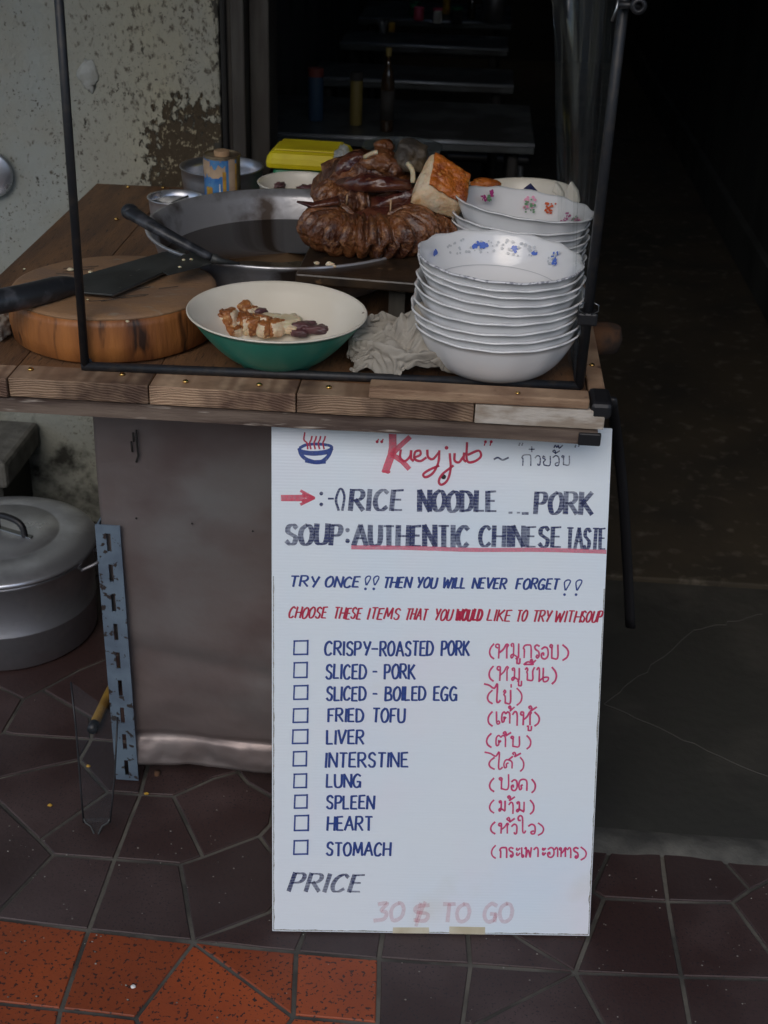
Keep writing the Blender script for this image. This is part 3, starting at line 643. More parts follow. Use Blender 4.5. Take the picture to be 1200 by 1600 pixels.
# slotted angle leg: a front face with real slots, and a flange
def slotted_leg(x0t, x1t, x0b, x1b, z0, z1, y, par):
    g = G(); rows = []; nsl = 9; pitch = (z1-z0)/(nsl-.1)
    def X(u, z): t = (z-z0)/(z1-z0); a = x0b+(x0t-x0b)*t; b = x1b+(x1t-x1b)*t; return a+(b-a)*u
    us = [0, .42, .60, 1]; zs = [z0]
    k = 0
    for k in range(nsl):
        zc = z1-.03-k*pitch*.985; 
        if zc-.016 > z0+.01: rows.append((zc-.016, zc+.016))
    zz = sorted([z0, z1]+[v for r in rows for v in r])
    for i in range(len(zz)-1):
        za, zb = zz[i], zz[i+1]; hole = any(abs(za-r[0]) < 1e-6 for r in rows)
        for c in range(3):
            if hole and c == 1: continue
            xa, xb = us[c], us[c+1]
            g.add([(X(xa,za),y,za),(X(xb,za),y,za),(X(xb,zb),y,zb),(X(xa,zb),y,zb),(X(xa,za),y+.003,za),(X(xb,za),y+.003,za),(X(xb,zb),y+.003,zb),(X(xa,zb),y+.003,zb)],
                  [(0,1,2,3),(7,6,5,4)]+([(0,3,7,4)] if c == 0 or (hole and c == 2) else [])+([(1,5,6,2)] if c == 2 or (hole and c == 0) else [])+([(0,4,5,1)] if i == 0 or (c == 1) else [])+([(3,2,6,7)] if i == len(zz)-2 or c == 1 else []))
    g.box(x0b, x0b+.003, y+.0032, y+.035, z0, z1-.004)
    return g.out('slotted_leg', M['angle'], par, weld=True)
T0, T1 = aty(148, 820, 1.728), aty(187, 822, 1.728); B0, B1 = aty(181, 1214, 1.728), aty(216, 1214, 1.728)
slotted_leg(T0.x, T1.x, B0.x, B1.x, .004, T0.z, 1.728, cart)
for x in (-.70, .15):
    for y in (1.75, 2.5):
        if x < 0 and y < 2: continue
        g = G(); g.box(x-.018, x+.018, y, y+.03, .002, TZ-.028); g.out('leg', M['darkwood'], cart)
g = G(); g.box(-.50, -.47, 2.45, 2.49, .002, TZ-.028); g.out('leg', M['darkwood'], cart)
g = G(); g.box(-.50, -.485, 1.765, 2.45, .10, TZ-.03); g.out('side_panel', M['soot'], cart)
g = G(); g.box(.155, .17, 1.765, 2.5, .10, TZ-.03); g.out('side_panel', M['soot'], cart)
g = G(); g.tube([aty(246, 1205, 1.752), aty(244, 1225, 1.75)], .005, 8); g.out('foot_bolt', M['rust'], cart, smooth=True)

# hanging strap, right side
g = G(); P = [aty(x, y, 1.86-.1*i) for i, (x, y) in enumerate(())]
pts = cat_rom([aty(955, 622, 1.70), aty(966, 700, 1.76), aty(974, 780, 1.78), aty(980, 880, 1.80), aty(985, 980, 1.81)], 6)
g.tube(pts, .0085, 10, flat=.45); tag(g.out('rubber_strap', M['black'], smooth=True), 'black rubber strap hanging from the right corner of the cart', 'strap')
V, F = blob(aty(945, 530, 1.95), (.024, .03, .026), .06, 20, 3, 2); V = V
p = aty(942, 528, 1.95); g = G(); g.lathe([(.01, -.02), (.026, -.018), (.030, 0), (.026, .018), (.01, .02)], p, 28); ok = tag(g.out('wooden_knob', M['rust'], smooth=True), 'dull red brown wooden knob sticking out past the right edge of the counter', 'knob')
g = G(); g.tube([p+Vector((-.055, 0, 0)), p+Vector((-.02, 0, 0))], .008, 8); g.out('peg', M['rust'], ok, smooth=True)

# ------------------------------------------------------------ chopping block and knives
cb = (atz(182, 480, .86)); 
L_, R_ = atz(20, 482, .862), atz(347, 445, .862)
bc = Vector((-.502, 1.800, TZ)); br = .146; BH = .0725/.0805
blk = empty('chopping_block', bc, 'thick round tree trunk chopping block at the left of the counter', 'chopping block')
def wobr(a, j): return 1+.018*sin(2*a+.6)+.012*noise.noise(Vector((cos(a)*2, sin(a)*2, 0)))
g = G(); g.lathe([(br*.93, .0012), (br*.985, .006), (br*1.01, .03), (br*1.0, .055), (br*.985, .0655)], bc, 72, rf=wobr); g.out('bark_side', M['bark'], blk, smooth=True)
g = G(); g.lathe([(.001, .0715), (br*.3, .0692), (br*.6, .070), (br*.93, .071), (br*.975, .0685), (br*.985, .0657)], bc, 72, rf=wobr); g.out('cutting_surface', M['blocktop'], blk, smooth=True)
BT = TZ+.0725
for k in range(26):
    a0 = random.uniform(0, 2*pi); r0 = br*random.uniform(0, .7); c0 = bc+Vector((r0*cos(a0), r0*sin(a0), .0722)); dd = Vector((cos(.5+random.uniform(-.5,.5)), sin(.5+random.uniform(-.5,.5)), 0))*random.uniform(.012, .035)
    g = G(); g.tube([c0-dd, c0+dd], .00045, 4); g.out('knife_score', M['darkwood'], blk)
for x, y, s in ((110,421,.005),(141,425,.004),(137,468,.002),(199,502,.003),(38,420,.002)):
    V, F = blob(atz(x, y, BT), (s, s*.6, s*.5), .3, 30, 2, x); tag(mk('garlic_crumb', V, F, M['onion']), {110:'largest yellow garlic crumb on the back of the chopping block',141:'flat garlic crumb right of the largest one on the block',137:'tiny pale crumb in front of the cleaver on the block',199:'pale crumb at the front rim of the chopping block',38:'tiny crumb on the counter behind the block'}[x], 'crumb', 'garlic crumbs around the chopping block')
# cleaver 1
kz = BT+.004
cl = empty('cleaver', atz(200, 440, kz), 'large dark cleaver lying flat across the round chopping block', 'cleaver')
bl = [(112,438),(130,432),(200,412),(252,397),(287,390),(291,396),(262,425),(176,463),(128,459),(114,452)]
g = G(); g.prism([atz(x, y, kz) for x, y in bl], (0, 0, .0028)); g.out('blade', M['steel'], cl, bevel=.0006)
g = G(); P = [atz(262.5, 425.5, kz-.0002), atz(176, 463.8, kz-.0002), atz(176, 461.6, kz+.0014), atz(261, 423.5, kz+.0014)]; g.prism(P, (0, 0, .0012)); g.out('cutting_edge', M['edge'], cl)
hp = [atz(x, y, kz+z) for x, y, z in ((116,447,.004),(96,449,.007),(60,458,.010),(20,467,.012),(-60,482,.012))]
g = G(); g.tube(cat_rom(hp, 5), lambda t: .0125+.0045*min(1, t*3), 16); g.out('handle', M['handle'], cl, smooth=True)
g = G(); g.tube([atz(124,445,kz+.003), atz(110,448,kz+.004)], [.008,.0135], 14); g.out('ferrule', M['steel'], cl, smooth=True)
# second tool
c2 = empty('skimmer_knife', atz(320, 400, .87), 'black handled slicing knife resting on the rim of the broth pan', 'knife')
hp = [atz(203, 331, .935), atz(235, 351, .925), atz(285, 379, .905), atz(330, 402, .885)]
g = G(); g.tube(cat_rom(hp, 6), lambda t: .0125-.0055*t, 16, flat=.8); g.out('handle', M['handle'], c2, smooth=True)
V, F = blob(hp[0], (.013, .012, .012), 0, sub=3); mk('butt', V, F, M['handle'], c2, smooth=True)
g = G(); g.tube([atz(330,402,.885), atz(342,407,.880), atz(374,412,.872)], [.0075,.0055,.002], 12); g.out('tang', M['steel'], c2, smooth=True)
g = G(); g.prism([atz(x, y, .873) for x, y in ((341,399),(346,408),(322,416),(290,424),(262,431),(255,426),(285,400),(312,394))], (0, 0, .002)); g.out('blade', M['steel'], c2, bevel=.0005)
for i, (x, y) in enumerate(((287,406),(299,405),(281,417))):
    V, F = blob(atz(x, y, .8765), (.0028, .002, .0015), .3, 30, 2, x); tag(mk('garlic_crumb', V, F, M['onion']), ['garlic crumb nearest the middle of the blade by the pan','garlic crumb closest to the knife tang by the pan','lowest garlic crumb on the knife blade by the pan'][i], 'crumb', 'garlic crumbs on the slicing knife')

# ------------------------------------------------------------ broth pan
pr_ = .224; pc = Vector((-.292, 2.095, TZ))
pan = empty('broth_pan', pc, 'wide metal pan of dark soy broth in the middle of the counter', 'pan')
H_ = .082
g = G(); g.lathe([(pr_*.62, .002), (pr_*.80, .012), (pr_*.92, .035), (pr_*.97, H_-.008), (pr_*1.015, H_-.002), (pr_*1.02, H_+.003), (pr_*1.0, H_+.003), (pr_*.955, H_-.010), (pr_*.90, .040), (pr_*.78, .016), (.001, .0125)], pc, 96)
g.out('pan_body', M['alu_old'], pan, smooth=True)
g = G(); g.lathe([(.001, .0375), (pr_*.70, .0375), (pr_*.888, .0378)], pc, 96); g.out('broth', M['broth'], pan, smooth=True)
# film of fat on the right of the broth
g = G(); P = []
for a in range(36):
    q = 2*pi*a/36; P.append(pc+Vector((.02+.13*cos(q)*(1+.25*noise.noise(Vector((cos(q)*2, sin(q)*2, 1)))), -.10+.055*sin(q)*(1+.4*noise.noise(Vector((cos(q)*2, sin(q)*2, 6)))), .0387)))
g.add(P, [list(range(36))])
g.out('fat_film', M['oil'], pan)
for sx in (-1,):
    g = G(); P = [pc+Vector((sx*pr_*.98*cos(q), pr_*.98*sin(q), H_-.02-.006)) for q in (0,)]
# dark serving board under the meat
tz0 = .862
q = [atz(484, 384, tz0), atz(462, 430, tz0), atz(668, 446, tz0), atz(820, 446, tz0)]
trb = G(); A, B = atz(484, 383, tz0), atz(461, 427, tz0); Cc = atz(672, 444, tz0); D = Cc+(A-B)*2.3; A2 = A+(A-B)*1.3
trb.prism([B, Cc, D, A2], (0, 0, -.016))
tray = empty('meat_board', B.lerp(Cc, .5)-Vector((0, 0, tz0-TZ)), 'greasy black board that carries the braised meat over the pan', 'board')
trb.out('board', mat('greasy_black_board', (.02,.014,.010), .35, col2=(.045,.028,.016), ns=20, bump=.001, bs=60, col3=(.12,.07,.035), ns3=50, lo3=.64, hi3=.72), tray, bevel=.003)
for xx in (.12, .75):
    p = B.lerp(Cc, xx)+Vector((0, .05, 0)); g = G(); g.box(p.x-.012, p.x+.012, p.y-.012, p.y+.012, TZ+.001, tz0-.0165); g.out('support', M['darkwood'], tray)
p = Cc+Vector((.0, .17, 0)); g = G(); g.box(p.x-.02, p.x+.01, p.y-.012, p.y+.012, TZ+.001, tz0-.0165); g.out('support', M['darkwood'], tray)
for i, (x, y, s) in enumerate(((495,411,.004),(515,413,.007),(522,416,.004))):
    V, F = blob(atz(x, y, tz0+.002), (s, s*.7, s*.6), .35, 40, 2, x); tag(mk('fat_scrap', V, F, M['fat']), ['small pale scrap at the left edge of the meat board','largest pale scrap below the braised coil','small scrap touching the largest pale scrap'][i], 'scrap', 'scraps in front of the braised coil')
# --- braised coil: pleated ring
cc = aty(592, 395, 2.03); cc = Vector((-.150, 2.005, tz0))
def coil(center, R, r, nple, squash, a0, a1, seed, amp=.18, ph=0.):
    V = []; F = []; NA, NB = 220, 30
    for i in range(NA+1):
        a = a0+(a1-a0)*i/NA; te = min(i, NA-i)/NA; rr = r*min(1, (te*14)**.5+.15)
        for k in range(NB):
            b = 2*pi*k/NB
            w_ = a*nple+ph+3.4*noise.noise(Vector((a*1.7, b*.35, seed)))+.25*sin(b)
            pl = abs(sin(w_/2))**.7
            q = rr*(1-amp+amp*1.5*pl*(.35+.65*max(0, cos(b)*.6+.5)) )+.005*noise.fractal(Vector((a*6, b*1.8, seed)), .8, 2, 5)
            rad = R*(1+.07*sin(3*a+seed))+q*cos(b)
            V.append(center+Vector((rad*cos(a), rad*sin(a)*squash, r*.66+.74*q*sin(b))))
    for i in range(NA):
        for k in range(NB): F.append((i*NB+k, i*NB+(k+1) % NB, (i+1)*NB+(k+1) % NB, (i+1)*NB+k))
    F.append(list(range(NB))); F.append([NA*NB+k for k in range(NB)])
    return V, F
V, F = coil(cc+Vector((-.004,-.002,.002)), .060, .044, 25, .80, radians(135), radians(395), 2.2, .30)
c1 = tag(mk('braised_intestine', V, F, M['meat'], smooth=True), 'pleated brown braised pork coil at the front of the meat pile', 'meat')
V, F = coil(cc+Vector((.098, .02, .002)), .014, .034, 19, .9, radians(40), radians(330), 5.1, .24)
tag(mk('braised_intestine', V, F, M['meat'], smooth=True), 'smaller pleated braised lump between the coil and the bowl stack', 'meat')
V, F = coil(cc+Vector((-.03, .09, .034)), .040, .030, 25, .8, radians(60), radians(300), 8.1, .24)
tag(mk('braised_intestine', V, F, M['meat'], smooth=True), 'pleated braised piece under the glossy dark offal at the left', 'meat')
g = G(); g.tube([cc+Vector((-.115,-.0,.065)), cc+Vector((-.09,.0,.06)), cc+Vector((-.05,.0,.07))], [.003,.010,.014], 10, flat=.5); g.out('fold_tip', M['meat_dark'], c1, smooth=True)
# glossy offal pieces
def offal(pts, r, label, m='meat_dark', flat=.8, wob=.35):
    g = G(); P = cat_rom(pts, 8); n = len(P)
    g.tube(P, lambda t: r*(.35+.65*(sin(pi*min(1, max(0, t))))**.35), 22, flat=flat, wob=wob)
    return tag(g.out('offal', M[m], smooth=True), label, 'meat', 'braised offal in the meat pile')
oy = cc.y+.06
offal([aty(515, 335, oy+.02), aty(560, 342, oy-.01), aty(600, 345, oy-.03), aty(640, 330, oy-.02), aty(668, 312, oy)], .026, 'flat purple brown braised slab directly above the coil')
offal([aty(528, 292, oy+.03), aty(555, 288, oy), aty(600, 288, oy-.015), aty(642, 290, oy)], .017, 'long glossy dark sausage lying across the middle of the pile')
offal([aty(545, 312, oy+.03), aty(590, 318, oy+.0), aty(640, 305, oy), aty(668, 298, oy+.02)], .017, 'second dark roll under the long glossy sausage')
offal([aty(530, 285, oy+.05), aty(540, 262, oy+.05), aty(560, 250, oy+.06), aty(575, 268, oy+.05), aty(562, 285, oy+.03)], .018, 'ring of dark offal at the upper left of the pile')
offal([aty(562, 262, oy+.05), aty(590, 252, oy+.05), aty(612, 262, oy+.05), aty(625, 275, oy+.04)], .021, 'knobbly offal lump at the top centre of the pile', 'meat')
offal([aty(575, 248, oy+.07), aty(600, 242, oy+.07), aty(620, 250, oy+.07)], .014, 'small curled offal behind the knobbly lump', 'meat')
V, F = blob(aty(575, 300, oy+.08), (.075, .07, .065), .3, 40, 4, 6, .05); tag(mk('offal', V, F, M['meat'], smooth=True), 'dark lump of meat filling the heart of the pile', 'meat', 'braised offal in the meat pile')
V, F = blob(aty(600, 228, oy+.10), (.016, .015, .011), .3, 40, 3, 8); tag(mk('offal', V, F, M['meat'], smooth=True), 'small brown nub left of the grey chunk on top', 'meat', 'braised offal in the meat pile')
for i, (a, b_) in enumerate((((637,255),(645,285)),((570,246),(590,238)),((573,278),(565,288)))):
    g = G(); P = cat_rom([aty(*a, oy+.0), aty((a[0]+b_[0])/2+4, (a[1]+b_[1])/2-3, oy-.01), aty(*b_, oy-.01)], 5); g.tube(P, .004, 8, wob=.5)
    tag(g.out('offal_trim', M['onion'], smooth=True), ['pale gristle strip beside the pork block','pale curl on the top left of the pile','pale fleck on the upper offal ring'][i], 'gristle', 'pale gristle in the meat pile')
# grey chunk
V, F = blob((0, 0, 0), (1, 1, 1), .42, 30, 4, 14, .10); gc = aty(643, 243, oy+.06); W = []
for v in V:
    q = Vector(v); mx_ = max(abs(q.x), abs(q.z), abs(q.y)); q = q*(.55+.45/max(mx_, .3)); W.append(gc+Vector((q.x*.0235+q.z*.003, q.y*.026, q.z*.0215-q.x*.004)))
tag(mk('grey_chunk', W, F, M['grey_meat'], smooth=True), 'grey brown chunk of lung perched on top of the meat pile', 'meat')
# toothpicks
for i, (a, b_) in enumerate((((543,304),(541,320)),((611,312),(609,345)))):
    g = G(); p0 = aty(*b_, oy-.045); p1 = aty(*a, oy-.048); g.tube([p0, p1], .0014, 8); tag(g.out('toothpick', M['cork'], smooth=True), ['short wooden toothpick at the left of the pile','longer wooden toothpick standing in the middle slab'][i], 'toothpick', 'toothpicks in the meat')
# crispy pork block: fat sides and orange skin
def pork():
    t = empty('crispy_pork', aty(690, 330, oy-.02), 'crispy pork belly block with orange crackling and white fat', 'meat')
    y0 = oy-.03
    a = aty(682, 238, y0+.02); b = aty(735, 272, y0+.02); c = aty(727, 320, y0-.01); d = aty(672, 286, y0-.02)
    e = aty(637, 318, y0-.012)   # lower left of fat
    f = aty(712, 345, y0+.005); 
    up = [a, b, c, d]; w_ = [aty(673, 241, y0+.03), e, f]
    # skin slab
    n = (b-a).cross(d-a).normalized(); n = n if n.z > 0 or n.y < 0 else -n
    if n.dot(CAMLOC-a) < 0: n = -n
    def quadgrid(a, b, c, d, N, amp, seed):
        V = []; F = []
        for j_ in range(N+1):
            for i in range(N+1):
                u, v = i/N, j_/N; p = a.lerp(b, u).lerp(d.lerp(c, u), v); ed = min(u, 1-u, v, 1-v)
                p = p+n*(amp*noise.fractal(p*55+Vector((seed,0,0)), 1, 2, 5)-.004*max(0, 1-ed*9)); V.append(p)
        for j_ in range(N):
            for i in range(N): q = j_*(N+1)+i; F.append((q, q+1, q+N+2, q+N+1))
        return V, F
    V, F = quadgrid(a, b, c, d, 40, .003, 3); mk('crackling', V, F, M['crackle'], t, smooth=True, solid=.006)
    # fat body as rounded hull
    bm = bmesh.new(); back = Vector((.0, .06, -.02))
    ins = -n*.004
    pts = [a+ins, b+ins, c+ins, d+ins, e, f, w_[0]+Vector((-.002,.0,0)), e+Vector((.0,.05,0)), b+back, c+back, f+Vector((0,.05,0)), a+back]
    for p in pts: bm.verts.new(p)
    bmesh.ops.convex_hull(bm, input=bm.verts); 
    bmesh.ops.subdivide_edges(bm, edges=bm.edges, cuts=5, use_grid_fill=True)
    bmesh.ops.triangulate(bm, faces=bm.faces)
    bmesh.ops.remove_doubles(bm, verts=bm.verts, dist=1e-5)
    for _ in range(2): bmesh.ops.smooth_vert(bm, verts=bm.verts, factor=.4, use_axis_x=True, use_axis_y=True, use_axis_z=True)
    bm.verts.index_update(); V = [v.co+Vector((0, 0, 0))+.003*noise.fractal(v.co*50, 1, 2, 4)*Vector((1, -1, .4)) for v in bm.verts]; F = [[v.index for v in fc.verts] for fc in bm.faces if len(fc.verts) > 2]; bm.free()
    mk('fat_layer', V, F, M['fat'], t, smooth=True)
pork()

# ------------------------------------------------------------ bowls
EX = (.62, 1.55)
def bowl_profile(R, Hh, foot, ft=.006, th=.0028):
    global EX; e1, e2 = EX
    out = [(foot*.82, .002), (foot*.9, 0), (foot, 0), (foot*1.0, ft)]
    inn = []
    for k in range(1, 13):
        t = k/12; r = foot+(R-foot)*(t**e1); z = ft+(Hh-ft)*(t**e2); out.append((r, z))
    out.append((R+.0022, Hh+.0002)); out.append((R+.0026, Hh+.0018)); out.append((R+.0008, Hh+.0030))
    for k in range(11, 0, -1):
        t = k/12; r = foot+(R-foot)*(t**e1)-th*.75; z = ft+(Hh-ft)*(t**e2)+th*.75; inn.append((max(r, .002), z))
    inn += [(foot*.6, ft+.0018), (.001, ft+.0015)]
    return out+[(R-th*.55, Hh-.0005)]+inn
def inner_pt(R, Hh, foot, t, ft=.006, th=.0028, off=.0009):
    r = foot+(R-foot)*(t**.62)-th*.75-off; z = ft+(Hh-ft)*(t**1.55)+th*.75+off; return r, z
def make_bowl(p, R, Hh, foot, label, group, tilt=None, scal=14, rimband=False, m=None, mats=None, split=False, name='porcelain_bowl', amp=.010):
    t = empty(name, p, label, 'bowl', group); pr = bowl_profile(R, Hh, foot)
    def rf(a, j): return 1+(amp*cos(scal*a)*max(0, (j-8)/8 if j <= 18 else (26-j)/8) if j > 8 and j < 26 else 0)
    def zf(a, j): return .0009*cos(scal*a) if 14 < j < 22 else 0
    mats = mats or [M['white'], M['rimgrey']]
    mis = [0]*(len(pr)-1)
    if rimband: mis[17] = 1; mis[16] = 1
    if split:
        for j in range(len(pr)-1): mis[j] = 1 if j < 15 else 0
    g = G(); g.lathe(pr, p, 112, rf=rf if scal else None, zf=zf if scal else None, tilt=tilt, mis=mis)
    g.out('bowl_body', mats, t, smooth=True); return t
def bowl_print(t, p, R, Hh, foot, tilt, items):
    for nm, ms, it in items:
        g = G()
        for k, (ang, s, rad, mi) in enumerate(it):
            n = 9; P = []
            for q in range(n):
                b = 2*pi*q/n; rr = rad*(.75+.35*random.random()); tt = s+rr*sin(b)/(R*.95); aa = ang+rr*cos(b)/(R*.88)
                r, z = inner_pt(R, Hh, foot, max(.05, min(.985, tt)), off=.0009+.00003*k); v = Vector((r*cos(aa), r*sin(aa), z)); P.append(p+(tilt @ v if tilt is not None else v))
            g.add(P, [list(range(n))], mi)
        tag(g.out(nm, [M[x] for x in ms], t), kind='stuff')
# front stack
fs = Vector((.047, 1.722, TZ+.0008)); z = fs.z
lbl = ['lowest bowl in the front porcelain stack, standing on the counter', 'second bowl from the bottom of the front stack', 'third bowl from the bottom of the front stack', 'fourth bowl from the bottom of the front stack, with a thin tan rim',
       'fifth bowl from the bottom, the middle of the front stack', 'sixth bowl from the bottom of the front stack', 'seventh bowl from the bottom of the front stack', 'bowl just under the top one of the front stack', 'top bowl of the front stack with blue flowers and a worn grey rim']
SR = [.1130, .1130, .1125, .1125, .1120, .1085, .1080, .1080, .1085]
DZ = [0, .0108, .0220, .0335, .0470, .0600, .0705, .0800, .0900]
TX = [(1.0,0), (.6,1), (.6,.8), (-.2,.8), (.3,-1.2), (.9,-2.0), (.5,-2.2), (.9,-2.0), (.6,-2.2)]
SH = .071
for i in range(9):
    dx, rot = .0022*sin(i*2.3), i*.37
    til = Matrix.Rotation(radians(TX[i][0]), 3, 'X') @ Matrix.Rotation(radians(-TX[i][1]), 3, 'Y') @ Matrix.Rotation(rot, 3, 'Z')
    pos = fs+Vector((dx-.0005*i, .001*cos(i*1.7), DZ[i]))
    R_i = SR[i]
    tb = make_bowl(pos, R_i, SH, .050, lbl[i], 'white scalloped bowls stacked at the front right', til, rimband=(i in (8,)))
    if i == 8: topbowl = (tb, pos, R_i, til, rot)
tb, pos, R_i, til, rot = topbowl
def ga(px, py):    # angle on the bowl for a point of the photograph, seen from the bowl axis
    q = atz(px, py, pos.z+SH*.8); return math.atan2(q.y-pos.y, q.x-pos.x)-rot
fl = []; lf = []
for px, py in ((740,383),(752,375),(803,384),(838,390),(882,396),(895,397),(686,400),(703,402),(752,388)):
    a = ga(px, py); s = .80+random.uniform(-.06, .06)
    for k in range(7): fl.append((a+random.uniform(-.04, .04), s+random.uniform(-.04, .04), random.uniform(.0016, .0034), 0))
for px in range(672, 906, 11):
    a = ga(px, 378 if px < 860 else 395)
    for k in range(3): lf.append((a+random.uniform(-.06, .06), .80+random.uniform(-.10, .10), random.uniform(.0012, .0026), 0))
bowl_print(tb, pos, R_i, SH, .050, til, [('leaf_print', ['pg'], lf), ('flower_print', ['pb'], fl)])
g = G(); 
for k in range(96):
    P = []
    for aa, off in ((k, 0), (k+1, 0), (k+1, 1), (k, 1)):
        a = 2*pi*aa/96; r, zz_ = inner_pt(R_i, SH, .050, .50+off*.012); P.append(pos+til @ Vector((r*cos(a), r*sin(a), zz_)))
    g.add(P, [(0,1,2,3)])
g.out('ring_print', M['pg'], tb, weld=True)
# back stack
bs = Vector(atz(815, 440, TZ)); bs = Vector((.077, 2.03, TZ+.001))
lb2 = ['lowest bowl in the rear porcelain stack', 'second bowl from the bottom of the rear stack', 'third bowl of the rear stack', 'fourth bowl of the rear stack', 'fifth bowl of the rear stack', 'sixth bowl of the rear stack', 'seventh bowl of the rear stack, right under the rose bowl', 'top bowl of the rear stack painted with pink and orange roses']
for i in range(8):
    til = Matrix.Rotation(radians(-.3*i if i < 7 else -3), 3, 'X') @ Matrix.Rotation(radians(.5*i if i < 7 else 5.5), 3, 'Y')
    pos2 = bs+Vector((.002*sin(i*2), 0, .0115*i+(.008 if i == 7 else 0)))
    tb2 = make_bowl(pos2, .104 if i < 7 else .1065, .062, .050, lb2[i], 'white scalloped bowls stacked at the back right', til, scal=13, amp=.012)
def ga2(px, py): q = atz(px, py, pos2.z+.055); return math.atan2(q.y-pos2.y, q.x-pos2.x)
it = []
def rose(px, py, s, mi, n, sz):
    a = ga2(px, py)
    for k in range(int(n*2.2)): it.append((a+random.uniform(-sz, sz)/.10, s+random.uniform(-sz, sz)/.075, random.uniform(.0014, .0032), mi))
rose(858, 325, .62, 2, 20, .010); rose(858, 325, .62, 0, 16, .012); rose(835, 318, .74, 1, 10, .008); rose(828, 328, .60, 1, 8, .007); rose(880, 332, .56, 1, 14, .008); rose(868, 336, .45, 0, 6, .003)
rose(820, 315, .72, 2, 8, .010); rose(818, 320, .66, 3, 8, .010); rose(845, 333, .50, 3, 14, .008); rose(872, 326, .62, 3, 8, .009)
rose(870, 328, .58, 2, 12, .010); rose(846, 324, .60, 0, 8, .008); rose(892, 338, .52, 1, 10, .007); rose(884, 334, .5, 3, 8, .010); rose(754, 304, .80, 0, 8, .004); rose(751, 309, .70, 0, 6, .004); rose(762, 310, .70, 3, 6, .004); rose(745, 310, .72, 0, 4, .005); rose(915, 338, .7, 2, 5, .004)
bowl_print(tb2, pos2, .1065, .062, .050, til, [('rose_print', ['pp', 'po', 'pk', 'pl'], it)])
# green bowl
gp = Vector((-.2545, 1.708, TZ+.0008)); GR, GH, GF = .1205, .074, .050; EX = (.80, 1.22)

gb = make_bowl(gp, GR, GH, GF, 'shallow bowl, green outside and cream inside, holding cut meat', None, Matrix.Rotation(radians(2), 3, 'Y') @ Matrix.Rotation(radians(2), 3, 'X') if False else Matrix.Rotation(radians(1.2), 3, 'Y'), 0, mats=[M['cream'], M['green']], split=True, name='green_bowl')
def chunk(px, py, z, sx, sy, sz, m, label, rot=0., skin=False):
    k_ = 1.34 if sx > .004 else 1.; sx, sy, sz = sx*k_, sy*k_, sz*k_
    c = atz(px, py, z); V, F = blob((0,0,0), (sx, sy, sz), .34, 46, 4, px*.37+py, .06)
    # squash towards a box
    W = []
    Rm = Matrix.Rotation(rot, 3, 'Z') @ Matrix.Rotation(random.uniform(-.4, .4), 3, 'X')
    for v in V:
        q = Vector((v.x/sx, v.y/sy, v.z/sz)); mxx = max(abs(q.x), abs(q.y), abs(q.z)); q = q*(.50+.50*(1/mxx if mxx else 1)*.9)
        W.append(c+Rm @ Vector((q.x*sx, q.y*sy, q.z*sz)))
    if skin:
        mi = [1 if (Rm.inverted() @ (sum((W[i] for i in f), Vector())/len(f)-c)).z > sz*.62 or (Rm.inverted() @ (sum((W[i] for i in f), Vector())/len(f)-c)).x < -sx*.72 else 0 for f in F]
        o = mk('pork_piece', W, F, [M['fat'], M['brownskin']], smooth=True, mi=mi)
        return tag(o, label, 'meat', 'cut pork pieces in the green bowl')
    return tag(mk('offal_piece', W, F, M[m], smooth=True), label, 'meat', 'sliced offal in the green bowl')
bz = TZ+.021; EX = (.62, 1.55)
ck = [(352,481,.030,.010,.009,.013,'orange tipped pork piece highest at the left of the green bowl',.4),(347,502,.022,.011,.010,.013,'leftmost fat pork piece in the green bowl',.1),(360,498,.030,.010,.008,.012,'pork piece with crisp skin second from the left',1.2),
      (381,481,.034,.013,.009,.009,'crisp orange piece on top of the heap',2.),(389,489,.026,.010,.009,.009,'pale fat piece under the crisp orange one',.7),(370,505,.018,.011,.010,.011,'square white fat piece at the front of the heap',.2),
      (384,505,.020,.008,.009,.013,'narrow crisp sliver in the front of the heap',.5),(393,508,.017,.010,.009,.011,'white piece right of the narrow sliver',2.2),(408,505,.019,.012,.009,.010,'fat piece with brown skin at the middle of the heap',2.8),
      (414,514,.014,.009,.008,.010,'brown skinned piece at the middle front',2.4),(430,512,.014,.012,.009,.010,'yellowish fat piece right of the middle',.8),(366,517,.010,.010,.008,.007,'crisp crumb low at the front left of the heap',1.)]
for x, y, dz, sx, sy, sz, lb, rt in ck: chunk(x, y, bz+dz*.75, sx, sy, sz, 'fat', lb, rt, True)
ok_ = [(402,490,.024,.012,.010,.008,'meat_purple','pinkish offal slice behind the crisp pieces'),(424,500,.020,.012,.008,.007,'onion','translucent slice behind the middle of the heap'),(449,503,.020,.015,.012,.007,'onion','large pale ruffled slice right of the heap'),
       (455,513,.012,.010,.008,.005,'fat','white slice under the large ruffled one'),(472,512,.013,.012,.009,.007,'meat_purple','dark slice right of the pale ruffled piece'),(480,508,.014,.011,.009,.005,'meat_purple','purple slice lying on the dark one'),
       (495,515,.013,.014,.007,.005,'meat_purple','long purple slice near the right end'),(512,514,.013,.013,.007,.004,'meat_purple','thin purple slice at the right end of the row'),(468,519,.009,.010,.006,.004,'meat_purple','small dark scrap at the front of the row'),(436,494,.020,.003,.002,.002,'meat_purple','tiny red brown crumb above the heap')]
for x, y, dz, sx, sy, sz, m, lb in ok_: chunk(x, y, bz+dz*.7, sx, sy, sz, m, lb, random.uniform(-.5, .5))

